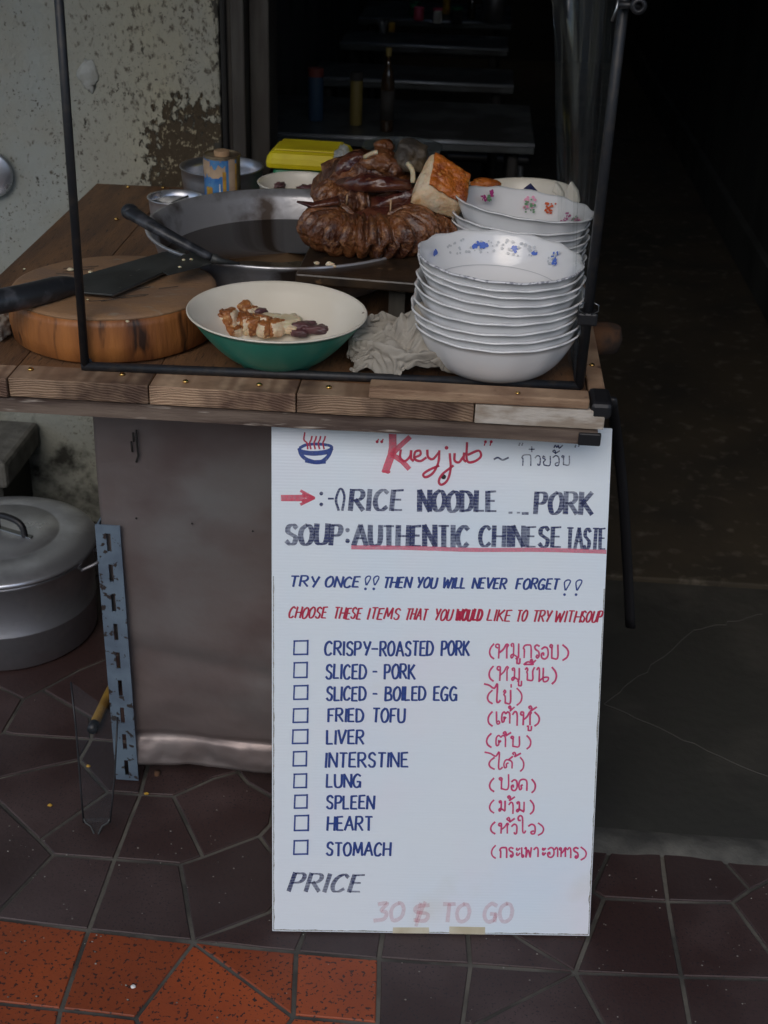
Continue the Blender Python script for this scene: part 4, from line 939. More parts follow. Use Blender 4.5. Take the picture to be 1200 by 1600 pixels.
for k in range(16):
    x, y = 350+k*9.5+random.uniform(-4, 4), 508+random.uniform(-12, 8)+(4 if k > 6 else 0)
    V, F = blob(atz(x, y, bz+.008), (random.uniform(.004,.008), random.uniform(.004,.007), random.uniform(.003,.006)), .6, 46, 3, k*1.7, .1)
    tag(mk('meat_scrap', V, F, M[['crackle','fat','onion','meat_purple','meat'][k % 5 if k < 9 else (3 if k % 2 else 2)]], smooth=True), '%s small scrap from the left tucked into the heap in the green bowl' % 'first second third fourth fifth sixth seventh eighth ninth tenth eleventh twelfth thirteenth fourteenth fifteenth sixteenth'.split()[k], 'meat', 'small meat scraps in the green bowl')
# ------------------------------------------------------------ crumpled cloth
# vertex positions of a 50 x 50 crumpled sheet in tenths of a millimetre: all x, then all y, then all z
CLOTH = (
-933,-892,-792,-771,-733,-698,-702,-651,-632,-577,-530,-476,-388,-326,-254,-211,-153,-106,-94,-57,-53,-68,-27,-27,24,74,186,239,314,408,444,482,507,550,554,588,626,674,723,760,804,840,862,862,924,924,963,955,1022,1028,-962,-926,-845,-815,-780,-744,-692,-642,-668,-598,-582,-516,-434,-374,-304,-262,-198,-172,-159,-126,-78,-92,-72,-28,38,
73,124,223,230,402,447,480,524,548,579,585,628,677,730,775,822,856,887,859,892,920,962,960,1003,1023,-969,-939,-880,-862,-830,-796,-746,-702,-656,-605,-606,-542,-480,-435,-347,-310,-248,-240,-189,-188,-154,-109,-104,-16,34,108,158,246,292,368,438,494,537,544,588,581,626,672,671,692,806,855,899,908,886,904,937,968,1008,1030,
-954,-905,-828,-813,-796,-757,-730,-684,-656,-633,-591,-556,-546,-496,-400,-370,-286,-239,-231,-182,-186,-134,-81,-58,10,68,168,222,290,367,414,466,510,538,580,626,608,630,668,707,732,798,836,876,846,888,922,944,990,1013,-951,-962,-864,-812,-826,-747,-769,-750,-698,-678,-650,-622,-586,-532,-456,-430,-379,-287,-271,-216,-219,-154,-104,-70,23,
74,115,205,278,334,388,441,489,574,565,608,612,658,692,726,752,764,794,831,851,856,930,942,944,990,-898,-903,-867,-876,-802,-809,-726,-732,-712,-710,-712,-662,-622,-581,-492,-479,-406,-336,-309,-244,-188,-134,-98,-37,9,76,122,161,243,341,384,438,497,537,536,602,643,657,670,706,768,806,840,894,886,865,907,980,950,973,
-849,-910,-915,-856,-874,-790,-804,-751,-686,-680,-651,-660,-624,-584,-538,-528,-448,-390,-364,-230,-176,-136,-78,-30,16,60,132,202,256,317,381,462,500,538,526,590,622,681,699,705,756,830,887,908,930,895,904,980,1017,976,-844,-838,-906,-916,-892,-853,-759,-740,-723,-686,-634,-617,-647,-614,-576,-552,-511,-434,-359,-280,-202,-126,-88,-44,4,
53,114,223,284,331,377,426,494,540,576,580,604,661,725,757,782,818,876,937,962,936,920,956,1028,1028,-902,-858,-848,-882,-876,-828,-832,-792,-760,-706,-692,-642,-650,-660,-620,-575,-524,-463,-368,-302,-236,-156,-111,-46,-16,46,86,178,254,352,394,458,467,542,608,626,646,669,708,790,824,884,851,897,977,982,960,984,988,1042,
-920,-967,-952,-848,-830,-844,-785,-782,-790,-751,-702,-692,-672,-654,-655,-596,-542,-460,-373,-292,-221,-170,-110,-70,-36,24,128,130,212,283,428,551,568,574,583,634,674,694,720,760,856,928,944,896,1006,1028,1042,966,1003,1008,-896,-904,-958,-941,-863,-810,-816,-758,-722,-741,-758,-724,-722,-701,-636,-570,-511,-442,-408,-316,-250,-166,-104,-68,4,
58,115,160,224,288,377,507,582,634,622,657,689,727,773,815,852,946,1000,934,957,1002,1058,1056,1005,980,-972,-924,-922,-893,-899,-892,-801,-820,-777,-734,-720,-718,-689,-710,-630,-584,-544,-474,-405,-360,-267,-212,-136,-52,-2,62,82,136,200,266,332,404,526,601,692,743,736,750,784,854,919,934,1002,1034,1021,986,996,1063,1061,996,
-975,-972,-927,-870,-838,-855,-864,-812,-772,-780,-777,-751,-746,-712,-663,-606,-521,-502,-458,-378,-292,-154,-96,-46,-20,34,96,119,178,249,315,385,446,517,664,714,794,774,812,884,939,964,986,1039,1074,1048,1006,1034,1080,1072,-938,-922,-915,-901,-897,-856,-888,-868,-838,-797,-764,-812,-792,-730,-658,-622,-612,-550,-464,-384,-329,-168,-95,-72,-25,
44,58,128,164,227,306,371,442,488,554,600,635,671,826,868,923,980,1023,1031,1092,1085,1094,1026,1012,1070,-980,-928,-960,-969,-962,-931,-918,-848,-892,-814,-820,-792,-824,-761,-686,-666,-624,-536,-486,-294,-225,-168,-107,-71,-10,9,66,112,174,213,286,362,427,508,522,586,626,696,732,869,917,950,981,1040,1052,1107,1119,1098,1008,1015,
-966,-968,-1002,-947,-936,-972,-961,-890,-887,-864,-908,-874,-825,-767,-736,-696,-645,-422,-354,-271,-223,-156,-105,-48,-48,16,57,92,154,224,273,346,416,492,562,564,634,662,736,782,918,958,960,1010,1038,1071,1116,1102,1101,1030,-986,-1018,-1028,-1028,-936,-1010,-1012,-925,-947,-944,-890,-908,-860,-814,-764,-629,-488,-420,-336,-276,-200,-175,-124,-63,-50,
-3,18,112,136,210,279,362,404,474,548,612,608,678,709,770,932,980,970,985,1038,1036,1042,1055,1102,1084,-968,-980,-1066,-1074,-972,-992,-1042,-977,-976,-998,-946,-888,-852,-846,-720,-566,-488,-406,-321,-256,-214,-152,-160,-104,-70,-14,50,92,161,226,283,372,450,503,524,584,646,652,706,779,960,1006,1012,1002,1062,1004,1000,1023,1058,1072,
-1062,-1016,-1014,-1086,-1016,-983,-1038,-1046,-1010,-990,-944,-932,-874,-686,-622,-546,-475,-401,-331,-270,-226,-177,-120,-120,-56,-21,42,104,172,205,306,372,428,492,564,568,620,671,730,768,818,1002,1041,1056,1098,1083,1004,1006,1038,1057,-1078,-1084,-1012,-1046,-1025,-974,-1016,-1065,-1045,-980,-960,-936,-890,-688,-597,-538,-458,-388,-309,-257,-204,-194,-148,-76,-77,
-7,50,118,158,259,300,388,462,528,520,580,636,662,713,752,830,992,1038,1059,1036,1094,1152,1152,1118,1092,-1004,-1111,-1112,-1052,-1067,-1001,-1005,-1028,-1070,-998,-976,-842,-706,-638,-580,-500,-435,-379,-337,-303,-246,-174,-174,-111,-38,-30,66,177,196,263,354,391,444,513,569,573,622,680,701,768,806,1004,1040,1074,1047,1052,1100,1148,1128,1083,
-1030,-1005,-1068,-1012,-1094,-1080,-1042,-1009,-1035,-1000,-968,-744,-684,-616,-580,-498,-448,-388,-320,-274,-282,-220,-194,-103,-31,35,110,208,275,304,345,426,478,493,539,596,616,658,720,748,820,996,1011,1066,1051,1032,1086,1084,1124,1108,-1076,-1084,-1036,-1000,-1014,-1090,-1071,-1038,-986,-991,-816,-711,-663,-620,-539,-500,-417,-376,-358,-305,-250,-224,-154,-123,-40,
42,132,210,306,379,368,416,488,472,540,560,616,671,698,770,857,1000,998,1055,1044,1025,1036,1082,1080,1104,-1013,-1076,-1088,-1045,-1000,-1066,-1097,-1042,-1002,-830,-766,-711,-641,-576,-545,-470,-434,-338,-378,-305,-296,-225,-202,-115,-52,62,160,220,308,402,418,405,484,454,516,578,624,655,718,758,962,992,997,1016,1057,1040,1037,1086,1090,1088,
-1045,-1056,-1109,-1062,-1036,-1006,-1034,-1072,-1007,-828,-762,-702,-660,-591,-512,-482,-418,-366,-387,-340,-273,-253,-178,-102,-16,94,187,288,336,350,428,388,448,459,516,540,605,647,702,781,974,968,1017,1010,1068,1039,1038,1029,1085,1070,-1038,-1107,-1108,-1087,-1054,-1006,-1014,-1062,-1020,-966,-764,-703,-614,-554,-530,-461,-431,-402,-325,-367,-302,-244,-172,-100,20,
108,224,280,356,406,358,413,420,490,502,562,602,683,726,913,976,960,1012,1000,1061,1030,1012,998,1036,1061,-1036,-1073,-1128,-1104,-1050,-1033,-978,-996,-1020,-984,-769,-686,-634,-544,-519,-476,-417,-360,-384,-324,-304,-232,-150,-58,42,134,227,291,322,375,398,382,449,469,524,584,636,690,888,916,954,985,1009,994,1034,1040,1012,1008,1000,1044,
-1078,-1091,-1081,-1068,-1029,-1026,-982,-972,-1008,-948,-758,-682,-604,-564,-484,-467,-420,-373,-348,-355,-269,-212,-136,-36,59,136,226,266,342,310,340,396,438,432,504,567,644,684,866,924,922,950,976,974,1019,1034,974,1028,1062,1048,-1070,-1071,-1100,-1046,-1032,-1010,-1000,-960,-983,-990,-772,-676,-602,-533,-503,-446,-394,-396,-387,-302,-294,-194,-88,-25,55,
130,223,227,296,340,328,382,446,462,519,588,672,844,862,927,897,931,954,967,979,988,989,979,1014,1058,-1071,-1084,-1098,-1067,-1038,-1012,-1022,-956,-952,-1004,-938,-676,-600,-537,-478,-452,-378,-405,-342,-330,-228,-130,-96,12,97,133,204,262,248,286,359,348,406,494,540,602,740,838,874,891,932,922,947,986,992,980,932,944,968,1019,
-1038,-1071,-1090,-1047,-1008,-1016,-983,-945,-902,-934,-954,-666,-595,-528,-470,-462,-395,-379,-304,-276,-219,-138,-32,39,74,127,196,256,238,312,308,365,430,488,616,748,773,823,826,848,876,884,930,991,999,956,950,948,976,987,-1000,-1034,-1069,-1004,-985,-1016,-1025,-966,-889,-845,-780,-641,-574,-520,-486,-423,-421,-334,-304,-212,-160,-90,-26,24,106,
154,156,204,234,280,326,388,467,644,700,742,784,804,792,846,825,865,926,934,959,969,1000,1004,1012,1022,-992,-988,-1030,-979,-946,-934,-1016,-1000,-872,-802,-781,-636,-582,-534,-467,-432,-374,-340,-260,-222,-126,-74,-18,50,73,130,196,185,250,292,356,514,543,636,712,750,746,770,752,773,833,865,910,888,914,914,918,983,1009,1020,
-1020,-981,-944,-930,-948,-956,-970,-912,-854,-800,-746,-628,-563,-503,-487,-419,-378,-300,-258,-177,-130,-64,-6,24,94,150,154,209,241,318,452,499,557,606,677,709,687,718,744,736,804,841,878,896,882,925,926,912,954,964,-999,-1022,-929,-928,-962,-1002,-966,-958,-878,-768,-772,-685,-577,-516,-452,-436,-369,-314,-235,-194,-118,-68,-15,42,48,
95,136,186,264,372,461,505,570,624,634,648,676,674,720,722,765,804,830,859,887,864,876,936,974,962,-1038,-970,-969,-911,-900,-908,-924,-918,-834,-731,-774,-711,-626,-532,-476,-404,-376,-308,-244,-175,-128,-69,-21,17,82,82,136,216,248,336,392,468,549,558,594,600,624,658,702,711,750,795,791,828,844,840,856,872,912,960,
-1034,-1019,-970,-935,-890,-869,-878,-870,-786,-732,-730,-712,-654,-591,-536,-436,-378,-316,-250,-186,-119,-79,-24,16,44,96,171,226,279,288,368,416,478,520,557,608,628,616,674,718,755,756,794,808,840,838,925,912,898,914,-1045,-1012,-992,-938,-926,-908,-839,-816,-764,-688,-661,-697,-664,-627,-536,-478,-412,-348,-263,-208,-146,-96,-44,22,82,
123,132,204,265,317,332,389,445,502,522,572,608,640,658,706,719,746,787,804,844,880,909,954,974,940,-1032,-1034,-1020,-972,-934,-914,-855,-818,-774,-704,-628,-635,-612,-608,-538,-484,-434,-358,-292,-238,-149,-72,-25,18,72,163,158,160,228,289,351,348,408,463,534,579,567,600,655,698,694,744,752,809,822,876,866,910,973,984,
-968,-985,-988,-989,-952,-899,-861,-781,-720,-678,-624,-576,-539,-559,-504,-482,-432,-378,-319,-244,-178,-106,-36,10,68,68,150,186,190,240,298,377,427,480,511,560,603,601,627,669,709,714,765,763,784,828,856,872,920,969,-954,-922,-945,-950,-887,-822,-831,-766,-704,-635,-572,-532,-536,-492,-476,-442,-408,-368,-313,-288,-214,-122,-65,-14,37,
100,140,165,228,229,287,331,382,455,494,538,596,638,647,636,666,724,720,754,774,792,861,852,865,916,-994,-982,-898,-857,-814,-773,-778,-734,-686,-637,-576,-522,-482,-476,-437,-421,-398,-364,-306,-258,-185,-170,-115,-40,15,54,107,149,192,262,321,354,433,506,525,552,590,643,640,626,665,675,720,758,830,861,924,886,866,877,
-945,-976,-930,-873,-814,-730,-710,-710,-654,-612,-574,-530,-491,-452,-418,-376,-379,-357,-310,-266,-204,-140,-86,-75,38,89,96,158,207,257,318,384,431,481,516,534,576,623,610,628,648,650,690,718,828,879,923,944,914,876,-916,-958,-924,-867,-870,-808,-716,-655,-626,-577,-572,-522,-484,-461,-412,-362,-354,-324,-321,-276,-210,-130,-74,-26,34,
76,137,162,216,252,304,360,416,448,485,554,546,582,615,667,674,663,647,748,790,832,886,936,968,966,-902,-879,-888,-820,-822,-823,-781,-690,-635,-598,-568,-528,-501,-450,-429,-404,-341,-292,-241,-282,-236,-110,-39,-6,30,96,140,196,200,241,287,350,371,424,490,530,518,545,580,623,676,650,658,680,736,822,852,892,934,969,
-930,-898,-865,-842,-778,-762,-746,-726,-620,-590,-578,-529,-492,-446,-416,-386,-372,-314,-260,-258,-226,-165,-61,18,58,95,127,188,233,240,280,302,356,400,450,483,546,518,575,581,631,686,711,712,779,770,806,862,896,912,-932,-936,-896,-858,-794,-756,-725,-682,-664,-622,-566,-522,-484,-454,-420,-378,-383,-319,-306,-233,-248,-168,-120,4,58,
107,168,181,220,262,266,313,334,394,422,491,514,536,582,586,614,642,696,752,741,805,805,824,860,916,-884,-930,-916,-861,-833,-804,-782,-712,-688,-637,-612,-562,-529,-483,-448,-400,-390,-340,-304,-275,-194,-138,-102,-38,31,66,129,178,213,223,275,277,303,360,374,450,484,553,562,610,590,652,654,710,766,766,843,873,884,914,
-872,-876,-902,-868,-842,-790,-814,-753,-748,-680,-682,-595,-566,-508,-460,-426,-381,-346,-321,-262,-216,-128,-68,33,96,100,84,161,172,171,224,228,268,324,336,405,442,522,530,600,588,627,673,676,718,784,804,860,910,948,-881,-877,-870,-886,-836,-805,-798,-754,-748,-758,-720,-676,-628,-558,-494,-436,-396,-344,-313,-282,-224,-168,-88,-24,71,
130,132,124,135,135,161,203,226,270,310,370,420,487,518,576,602,640,632,660,700,722,759,798,846,918,-565,-576,-556,-565,-606,-639,-686,-664,-712,-708,-752,-804,-802,-853,-827,-868,-852,-862,-900,-921,-850,-901,-901,-949,-962,-963,-962,-940,-919,-888,-824,-818,-780,-789,-746,-731,-700,-684,-655,-598,-556,-513,-499,-442,-442,-456,-498,-503,-436,-395,
-521,-574,-568,-606,-628,-664,-649,-664,-735,-712,-774,-793,-784,-830,-826,-876,-842,-910,-863,-928,-846,-852,-900,-940,-966,-960,-966,-941,-888,-900,-866,-808,-827,-780,-779,-740,-758,-744,-709,-666,-612,-570,-534,-466,-452,-486,-452,-506,-487,-428,-494,-532,-534,-602,-634,-677,-698,-704,-734,-697,-758,-736,-768,-828,-810,-872,-828,-898,-920,-852,-874,-944,-856,-850,-910,
-947,-900,-900,-912,-863,-874,-866,-826,-786,-806,-755,-760,-764,-700,-646,-638,-603,-564,-513,-474,-462,-463,-452,-476,-460,-449,-481,-512,-558,-592,-621,-640,-665,-670,-708,-700,-732,-793,-822,-797,-859,-858,-842,-918,-929,-850,-954,-956,-853,-904,-884,-915,-865,-863,-861,-825,-818,-824,-816,-800,-790,-736,-722,-704,-678,-594,-589,-545,-514,-490,-426,-408,-425,-410,-413,
-412,-466,-487,-510,-616,-582,-666,-702,-714,-760,-736,-776,-786,-768,-774,-854,-886,-848,-910,-934,-864,-857,-890,-858,-864,-906,-860,-888,-876,-856,-820,-805,-796,-766,-802,-792,-746,-740,-737,-714,-675,-560,-521,-466,-438,-420,-408,-382,-391,-390,-414,-436,-500,-564,-542,-632,-616,-646,-688,-739,-760,-772,-782,-796,-768,-836,-806,-822,-926,-926,-956,-950,-912,-926,-900,
-888,-884,-847,-838,-874,-840,-794,-766,-754,-754,-774,-766,-726,-702,-684,-678,-632,-550,-483,-430,-382,-368,-379,-346,-369,-444,-451,-514,-516,-590,-560,-650,-662,-639,-682,-704,-718,-730,-736,-761,-823,-844,-848,-904,-871,-896,-966,-958,-944,-939,-918,-906,-856,-814,-816,-806,-815,-752,-744,-724,-742,-714,-743,-732,-678,-636,-623,-574,-518,-440,-380,-344,-330,-347,-331,
-426,-452,-500,-542,-578,-609,-582,-625,-644,-634,-650,-692,-734,-740,-756,-798,-867,-891,-894,-904,-903,-900,-908,-920,-932,-946,-976,-935,-880,-810,-774,-756,-750,-741,-722,-728,-710,-683,-702,-690,-612,-516,-500,-480,-444,-356,-306,-285,-299,-304,-424,-444,-484,-510,-532,-566,-612,-660,-703,-680,-634,-646,-701,-760,-784,-811,-844,-901,-894,-913,-932,-924,-880,-896,-865,
-864,-884,-912,-890,-864,-793,-744,-714,-694,-708,-696,-691,-672,-648,-644,-629,-562,-458,-431,-434,-343,-302,-284,-246,-252,-447,-459,-494,-470,-509,-546,-558,-607,-672,-705,-700,-722,-715,-742,-784,-812,-854,-862,-830,-850,-862,-868,-857,-848,-863,-849,-832,-850,-850,-820,-800,-817,-693,-682,-649,-664,-660,-646,-629,-589,-586,-560,-484,-377,-374,-354,-273,-242,-212,-208,
-418,-447,-474,-514,-505,-513,-577,-566,-605,-647,-682,-727,-720,-740,-740,-766,-782,-802,-838,-858,-846,-850,-828,-860,-638,-636,-626,-620,-613,-604,-726,-760,-708,-698,-652,-604,-610,-628,-600,-561,-511,-503,-489,-328,-282,-276,-241,-231,-166,-192,-410,-398,-452,-468,-505,-541,-526,-613,-603,-598,-617,-658,-672,-702,-701,-763,-786,-815,-820,-817,-834,-812,-798,-602,-576,
-576,-548,-540,-544,-533,-537,-530,-692,-648,-671,-615,-548,-554,-542,-523,-490,-442,-443,-340,-288,-234,-207,-188,-180,-152,-389,-422,-414,-426,-458,-512,-572,-549,-574,-631,-636,-639,-687,-658,-698,-722,-736,-798,-805,-886,-790,-584,-577,-528,-520,-511,-504,-475,-472,-474,-469,-462,-462,-452,-599,-562,-497,-453,-498,-454,-426,-410,-362,-378,-298,-226,-156,-147,-128,-140,
-332,-378,-380,-408,-450,-477,-559,-587,-614,-595,-587,-645,-668,-666,-672,-671,-716,-728,-763,-794,-826,-512,-493,-493,-444,-446,-433,-442,-411,-412,-413,-402,-402,-383,-388,-384,-363,-312,-417,-436,-394,-372,-305,-276,-246,-226,-196,-110,-100,-90,-340,-330,-374,-404,-450,-492,-520,-512,-598,-544,-584,-596,-634,-617,-624,-645,-665,-678,-754,-518,-484,-464,-416,-418,-426,
-378,-378,-380,-390,-356,-360,-356,-346,-346,-308,-311,-304,-296,-278,-346,-371,-326,-270,-248,-206,-179,-156,-146,-66,-54,-295,-309,-367,-359,-397,-466,-495,-451,-500,-524,-570,-590,-566,-566,-595,-616,-628,-466,-457,-436,-418,-378,-373,-366,-378,-381,-354,-322,-330,-340,-309,-298,-308,-288,-290,-242,-254,-236,-239,-224,-294,-312,-242,-216,-200,-166,-127,-98,-88,-38,
-255,-296,-328,-354,-340,-402,-431,-423,-443,-490,-458,-514,-522,-540,-562,-480,-412,-386,-390,-346,-339,-352,-322,-308,-329,-328,-329,-352,-274,-270,-294,-305,-258,-240,-222,-234,-192,-197,-182,-162,-240,-267,-202,-184,-166,-132,-90,-60,-56,-33,-216,-264,-279,-310,-302,-325,-370,-368,-398,-426,-429,-424,-470,-496,-451,-348,-338,-310,-306,-320,-272,-284,-322,-322,-273,
-277,-292,-305,-322,-288,-244,-228,-254,-215,-171,-172,-178,-142,-124,-144,-168,-208,-194,-144,-142,-99,-75,-40,-37,-34,-226,-219,-238,-248,-285,-272,-302,-342,-296,-356,-364,-390,-432,-303,-290,-274,-267,-280,-244,-265,-286,-258,-264,-328,-330,-286,-264,-258,-272,-228,-252,-212,-182,-177,-140,-116,-132,-120,-104,-99,-92,-140,-109,-144,-126,-90,-40,32,12,-4,
-226,-212,-183,-202,-236,-229,-234,-262,-280,-294,-292,-294,-357,-244,-232,-232,-204,-206,-208,-198,-228,-287,-266,-258,-314,-328,-327,-241,-212,-218,-171,-159,-102,-98,-84,-78,-74,-60,-54,-50,-62,-85,-82,-47,-66,-64,-78,-11,72,20,-196,-162,-167,-169,-209,-186,-160,-206,-222,-239,-240,-180,-174,-183,-194,-166,-194,-148,-180,-231,-256,-232,-282,-234,-265,
-281,-305,-278,-190,-150,-130,-74,-93,-36,-34,-24,-20,-24,-4,-14,1,-14,-6,-9,-2,-8,-16,2,56,66,-138,-157,-122,-132,-133,-172,-136,-98,-139,-176,-183,-128,-130,-122,-122,-116,-137,-167,-131,-164,-209,-188,-230,-263,-214,-246,-216,-230,-203,-90,-56,-11,6,5,14,40,14,35,20,40,20,43,35,52,44,40,36,44,94,114,
-72,-118,-115,-84,-96,-93,-98,-58,-43,-114,-102,-62,-85,-82,-82,-102,-78,-104,-153,-162,-133,-168,-170,-198,-200,-180,-143,-136,-99,-68,32,35,75,65,86,62,83,50,82,59,72,84,103,99,98,92,78,106,96,154,-73,-61,-98,-60,-29,-36,-30,-40,2,-24,-28,-38,-15,-37,-46,-38,-76,-64,-108,-94,-138,-106,-154,-114,-136,
-107,-95,-27,1,43,93,114,137,124,124,126,118,110,96,118,152,124,131,144,146,142,134,130,232,225,-16,-32,-44,6,10,25,38,24,42,26,12,14,7,-5,-4,-18,-17,-11,-52,-80,-48,-62,-52,-34,-25,6,24,54,100,117,176,178,186,179,160,184,174,170,147,182,196,182,176,183,194,202,195,162,246,289,
41,46,42,22,58,72,84,81,122,92,64,52,60,47,46,35,39,-5,-8,-11,14,34,42,56,108,140,167,163,214,215,218,229,218,219,219,196,218,191,218,234,259,240,229,233,242,256,222,218,194,242,102,99,124,77,110,134,118,141,178,170,118,103,95,108,99,78,71,42,55,58,126,128,185,216,232,
253,264,262,234,314,280,280,264,268,278,254,239,235,330,304,306,282,275,252,288,301,279,273,256,230,238,174,170,130,172,217,183,210,268,229,174,146,143,155,130,140,114,108,94,128,192,252,294,323,348,359,351,323,372,320,290,332,304,286,272,271,301,286,382,359,338,366,291,304,338,350,302,325,298,261,
256,220,186,176,217,235,263,267,296,318,240,204,190,176,189,172,152,182,182,230,288,345,358,418,396,442,418,374,386,384,342,352,362,325,347,330,374,445,446,412,390,374,404,358,336,340,350,312,316,314,297,258,219,158,229,272,310,315,319,405,390,255,244,231,210,220,212,246,265,342,357,388,439,430,480,
420,476,436,373,377,410,362,354,404,372,402,468,486,434,474,438,428,440,394,380,372,345,331,315,312,293,306,268,212,194,296,320,378,345,441,462,306,296,294,280,282,274,314,313,377,421,468,450,498,473,436,424,464,420,438,398,447,428,441,512,560,550,555,507,509,466,430,458,471,433,408,394,385,360,366,
350,350,319,259,304,354,355,388,444,412,419,362,328,332,347,326,346,348,402,406,484,460,522,462,512,500,443,471,446,444,488,482,521,670,636,590,620,610,530,542,484,491,488,510,488,462,423,395,362,358,353,369,329,300,288,328,413,442,451,512,484,404,381,393,376,396,385,425,415,474,460,515,480,529,481,
488,526,471,509,496,512,706,668,749,708,663,652,611,564,525,542,530,538,512,504,466,422,444,408,393,298,297,302,326,352,370,386,499,498,512,538,462,436,409,444,424,450,442,500,460,524,492,542,498,542,540,502,543,528,604,746,790,738,716,757,697,642,600,608,578,550,582,588,556,516,513,467,421,408,392,
302,290,326,364,367,422,508,542,546,560,601,581,493,476,456,490,469,496,483,540,505,550,513,558,512,516,552,563,675,776,846,812,787,762,748,672,658,620,640,612,588,596,608,591,553,490,450,466,445,403,338,354,350,406,376,398,450,568,598,560,664,632,624,536,520,505,536,518,546,530,576,546,584,570,574,
572,595,676,782,816,872,834,786,769,756,692,642,638,654,611,632,636,578,558,532,503,491,452,428,442,354,382,396,426,436,428,465,528,594,606,674,708,684,678,678,566,574,570,568,582,575,602,582,609,616,632,796,861,850,829,813,829,763,728,710,720,672,640,638,660,676,622,612,568,565,544,516,496,472,440,
377,369,387,408,439,451,520,572,592,658,641,724,766,745,737,712,716,718,616,620,632,633,647,746,828,824,832,830,869,872,800,780,774,747,692,676,690,688,678,694,698,654,662,604,597,556,547,536,492,478,420,420,398,421,448,488,584,614,638,674,667,684,754,797,790,766,768,770,784,830,834,844,841,862,856,
864,842,847,834,868,848,798,775,736,734,722,700,708,688,735,682,696,636,652,580,588,510,530,536,487,424,428,434,476,512,537,626,652,664,709,732,706,730,788,802,826,792,778,815,822,874,862,877,903,900,847,891,868,867,844,836,842,830,798,725,742,740,696,718,712,736,674,685,607,560,538,560,513,517,502,
451,426,450,470,492,575,649,686,719,710,698,712,766,760,766,820,832,790,812,829,844,864,868,875,901,897,878,893,882,916,886,844,818,797,772,734,722,718,710,704,730,726,650,620,610,574,567,528,472,484,473,491,464,458,481,524,582,714,758,766,752,726,746,794,768,816,820,840,832,830,830,900,940,928,904,
890,894,900,892,900,878,903,872,848,800,789,781,757,750,718,674,702,703,687,623,600,586,560,495,463,489,516,518,501,521,571,598,672,758,784,752,780,760,766,777,781,828,842,865,859,836,844,915,976,969,947,912,936,951,926,924,890,862,842,808,774,788,785,750,748,706,678,664,646,677,643,614,566,488,466,
498,510,518,533,600,612,636,660,732,762,792,791,800,821,790,802,818,810,860,868,882,857,850,920,956,974,967,918,930,918,909,902,858,831,821,816,762,764,803,780,747,702,663,688,654,653,636,598,536,456,514,501,506,530,580,656,708,736,778,800,815,828,846,820,838,853,848,832,840,869,866,875,896,872,904,
912,950,948,876,854,909,901,824,802,856,836,782,754,802,796,790,750,710,660,626,606,600,572,512,472,536,546,528,543,546,630,682,730,702,747,818,832,848,864,822,835,881,901,898,879,876,880,891,868,850,895,882,872,912,848,880,844,836,830,832,788,820,762,798,738,782,778,732,710,695,593,560,550,523,476,
566,567,566,554,574,594,632,668,744,743,738,794,815,840,861,849,892,866,914,917,890,914,914,914,898,863,914,853,894,934,861,851,904,884,811,834,782,757,803,753,722,784,760,750,666,673,604,560,494,473,588,608,566,578,584,615,676,662,708,700,745,758,828,849,869,852,892,896,894,926,931,907,936,956,910,
880,874,903,865,934,932,853,916,898,837,862,804,824,765,794,720,756,714,748,726,646,656,588,546,506,594,636,631,573,622,623,663,636,708,694,764,740,805,790,824,874,882,865,914,920,938,950,924,950,940,954,908,882,944,895,952,874,892,924,853,873,814,838,772,802,737,705,725,674,716,697,654,632,592,536,
572,596,640,629,612,588,640,618,650,689,729,746,790,796,815,838,866,872,866,915,919,950,954,950,944,936,933,891,953,930,926,936,882,927,879,870,828,836,779,782,742,767,712,669,655,668,632,616,602,584,69,18,23,63,64,69,86,81,82,73,61,42,32,33,28,17,20,28,59,78,112,128,126,192,213,
270,257,266,270,206,205,180,176,148,132,119,112,98,88,81,75,74,45,44,49,77,64,217,188,160,83,55,18,32,56,73,116,137,102,126,96,100,79,78,71,58,62,46,80,86,76,136,158,150,148,218,258,223,252,262,210,222,180,173,156,178,145,132,126,110,90,79,74,62,66,68,76,127,186,188,
33,12,60,84,95,114,122,138,154,175,166,152,153,132,134,116,114,100,112,121,142,140,174,147,145,172,241,224,223,286,297,244,231,222,206,221,192,186,161,135,138,133,123,112,112,122,124,128,102,139,32,6,15,68,93,110,138,172,187,198,228,210,180,184,182,173,170,168,155,178,174,190,196,174,208,
168,192,216,226,242,285,283,282,258,256,245,231,193,204,176,132,127,122,116,101,107,129,119,112,98,44,64,50,87,128,125,162,179,190,208,230,220,223,230,222,206,222,223,209,224,216,222,210,218,218,214,180,168,177,204,232,246,245,266,316,286,278,241,228,192,166,154,140,135,131,82,80,118,146,142,
60,28,74,90,125,149,168,175,216,226,272,284,282,270,263,242,243,238,250,262,270,243,250,232,256,256,240,215,160,155,178,200,224,224,323,342,308,284,250,220,212,172,161,154,158,136,64,83,138,148,46,81,82,118,133,152,190,203,200,228,234,281,270,271,286,272,284,276,272,259,256,302,299,278,268,
286,286,274,244,180,154,150,192,216,265,306,339,330,275,264,202,203,180,162,162,160,114,80,126,142,73,73,110,126,168,172,179,208,230,236,232,269,294,320,318,317,299,302,324,309,308,288,316,338,326,327,330,305,315,270,228,162,140,173,216,256,278,320,317,260,238,180,178,192,162,174,148,95,96,129,
100,112,110,140,158,160,208,231,230,260,285,286,308,330,324,326,348,364,381,358,352,342,262,284,322,310,338,350,342,334,284,262,187,154,157,200,234,264,300,301,250,216,190,201,197,164,170,142,94,103,128,118,130,149,142,182,192,212,270,266,265,304,334,344,378,402,392,394,385,362,351,346,328,260,264,
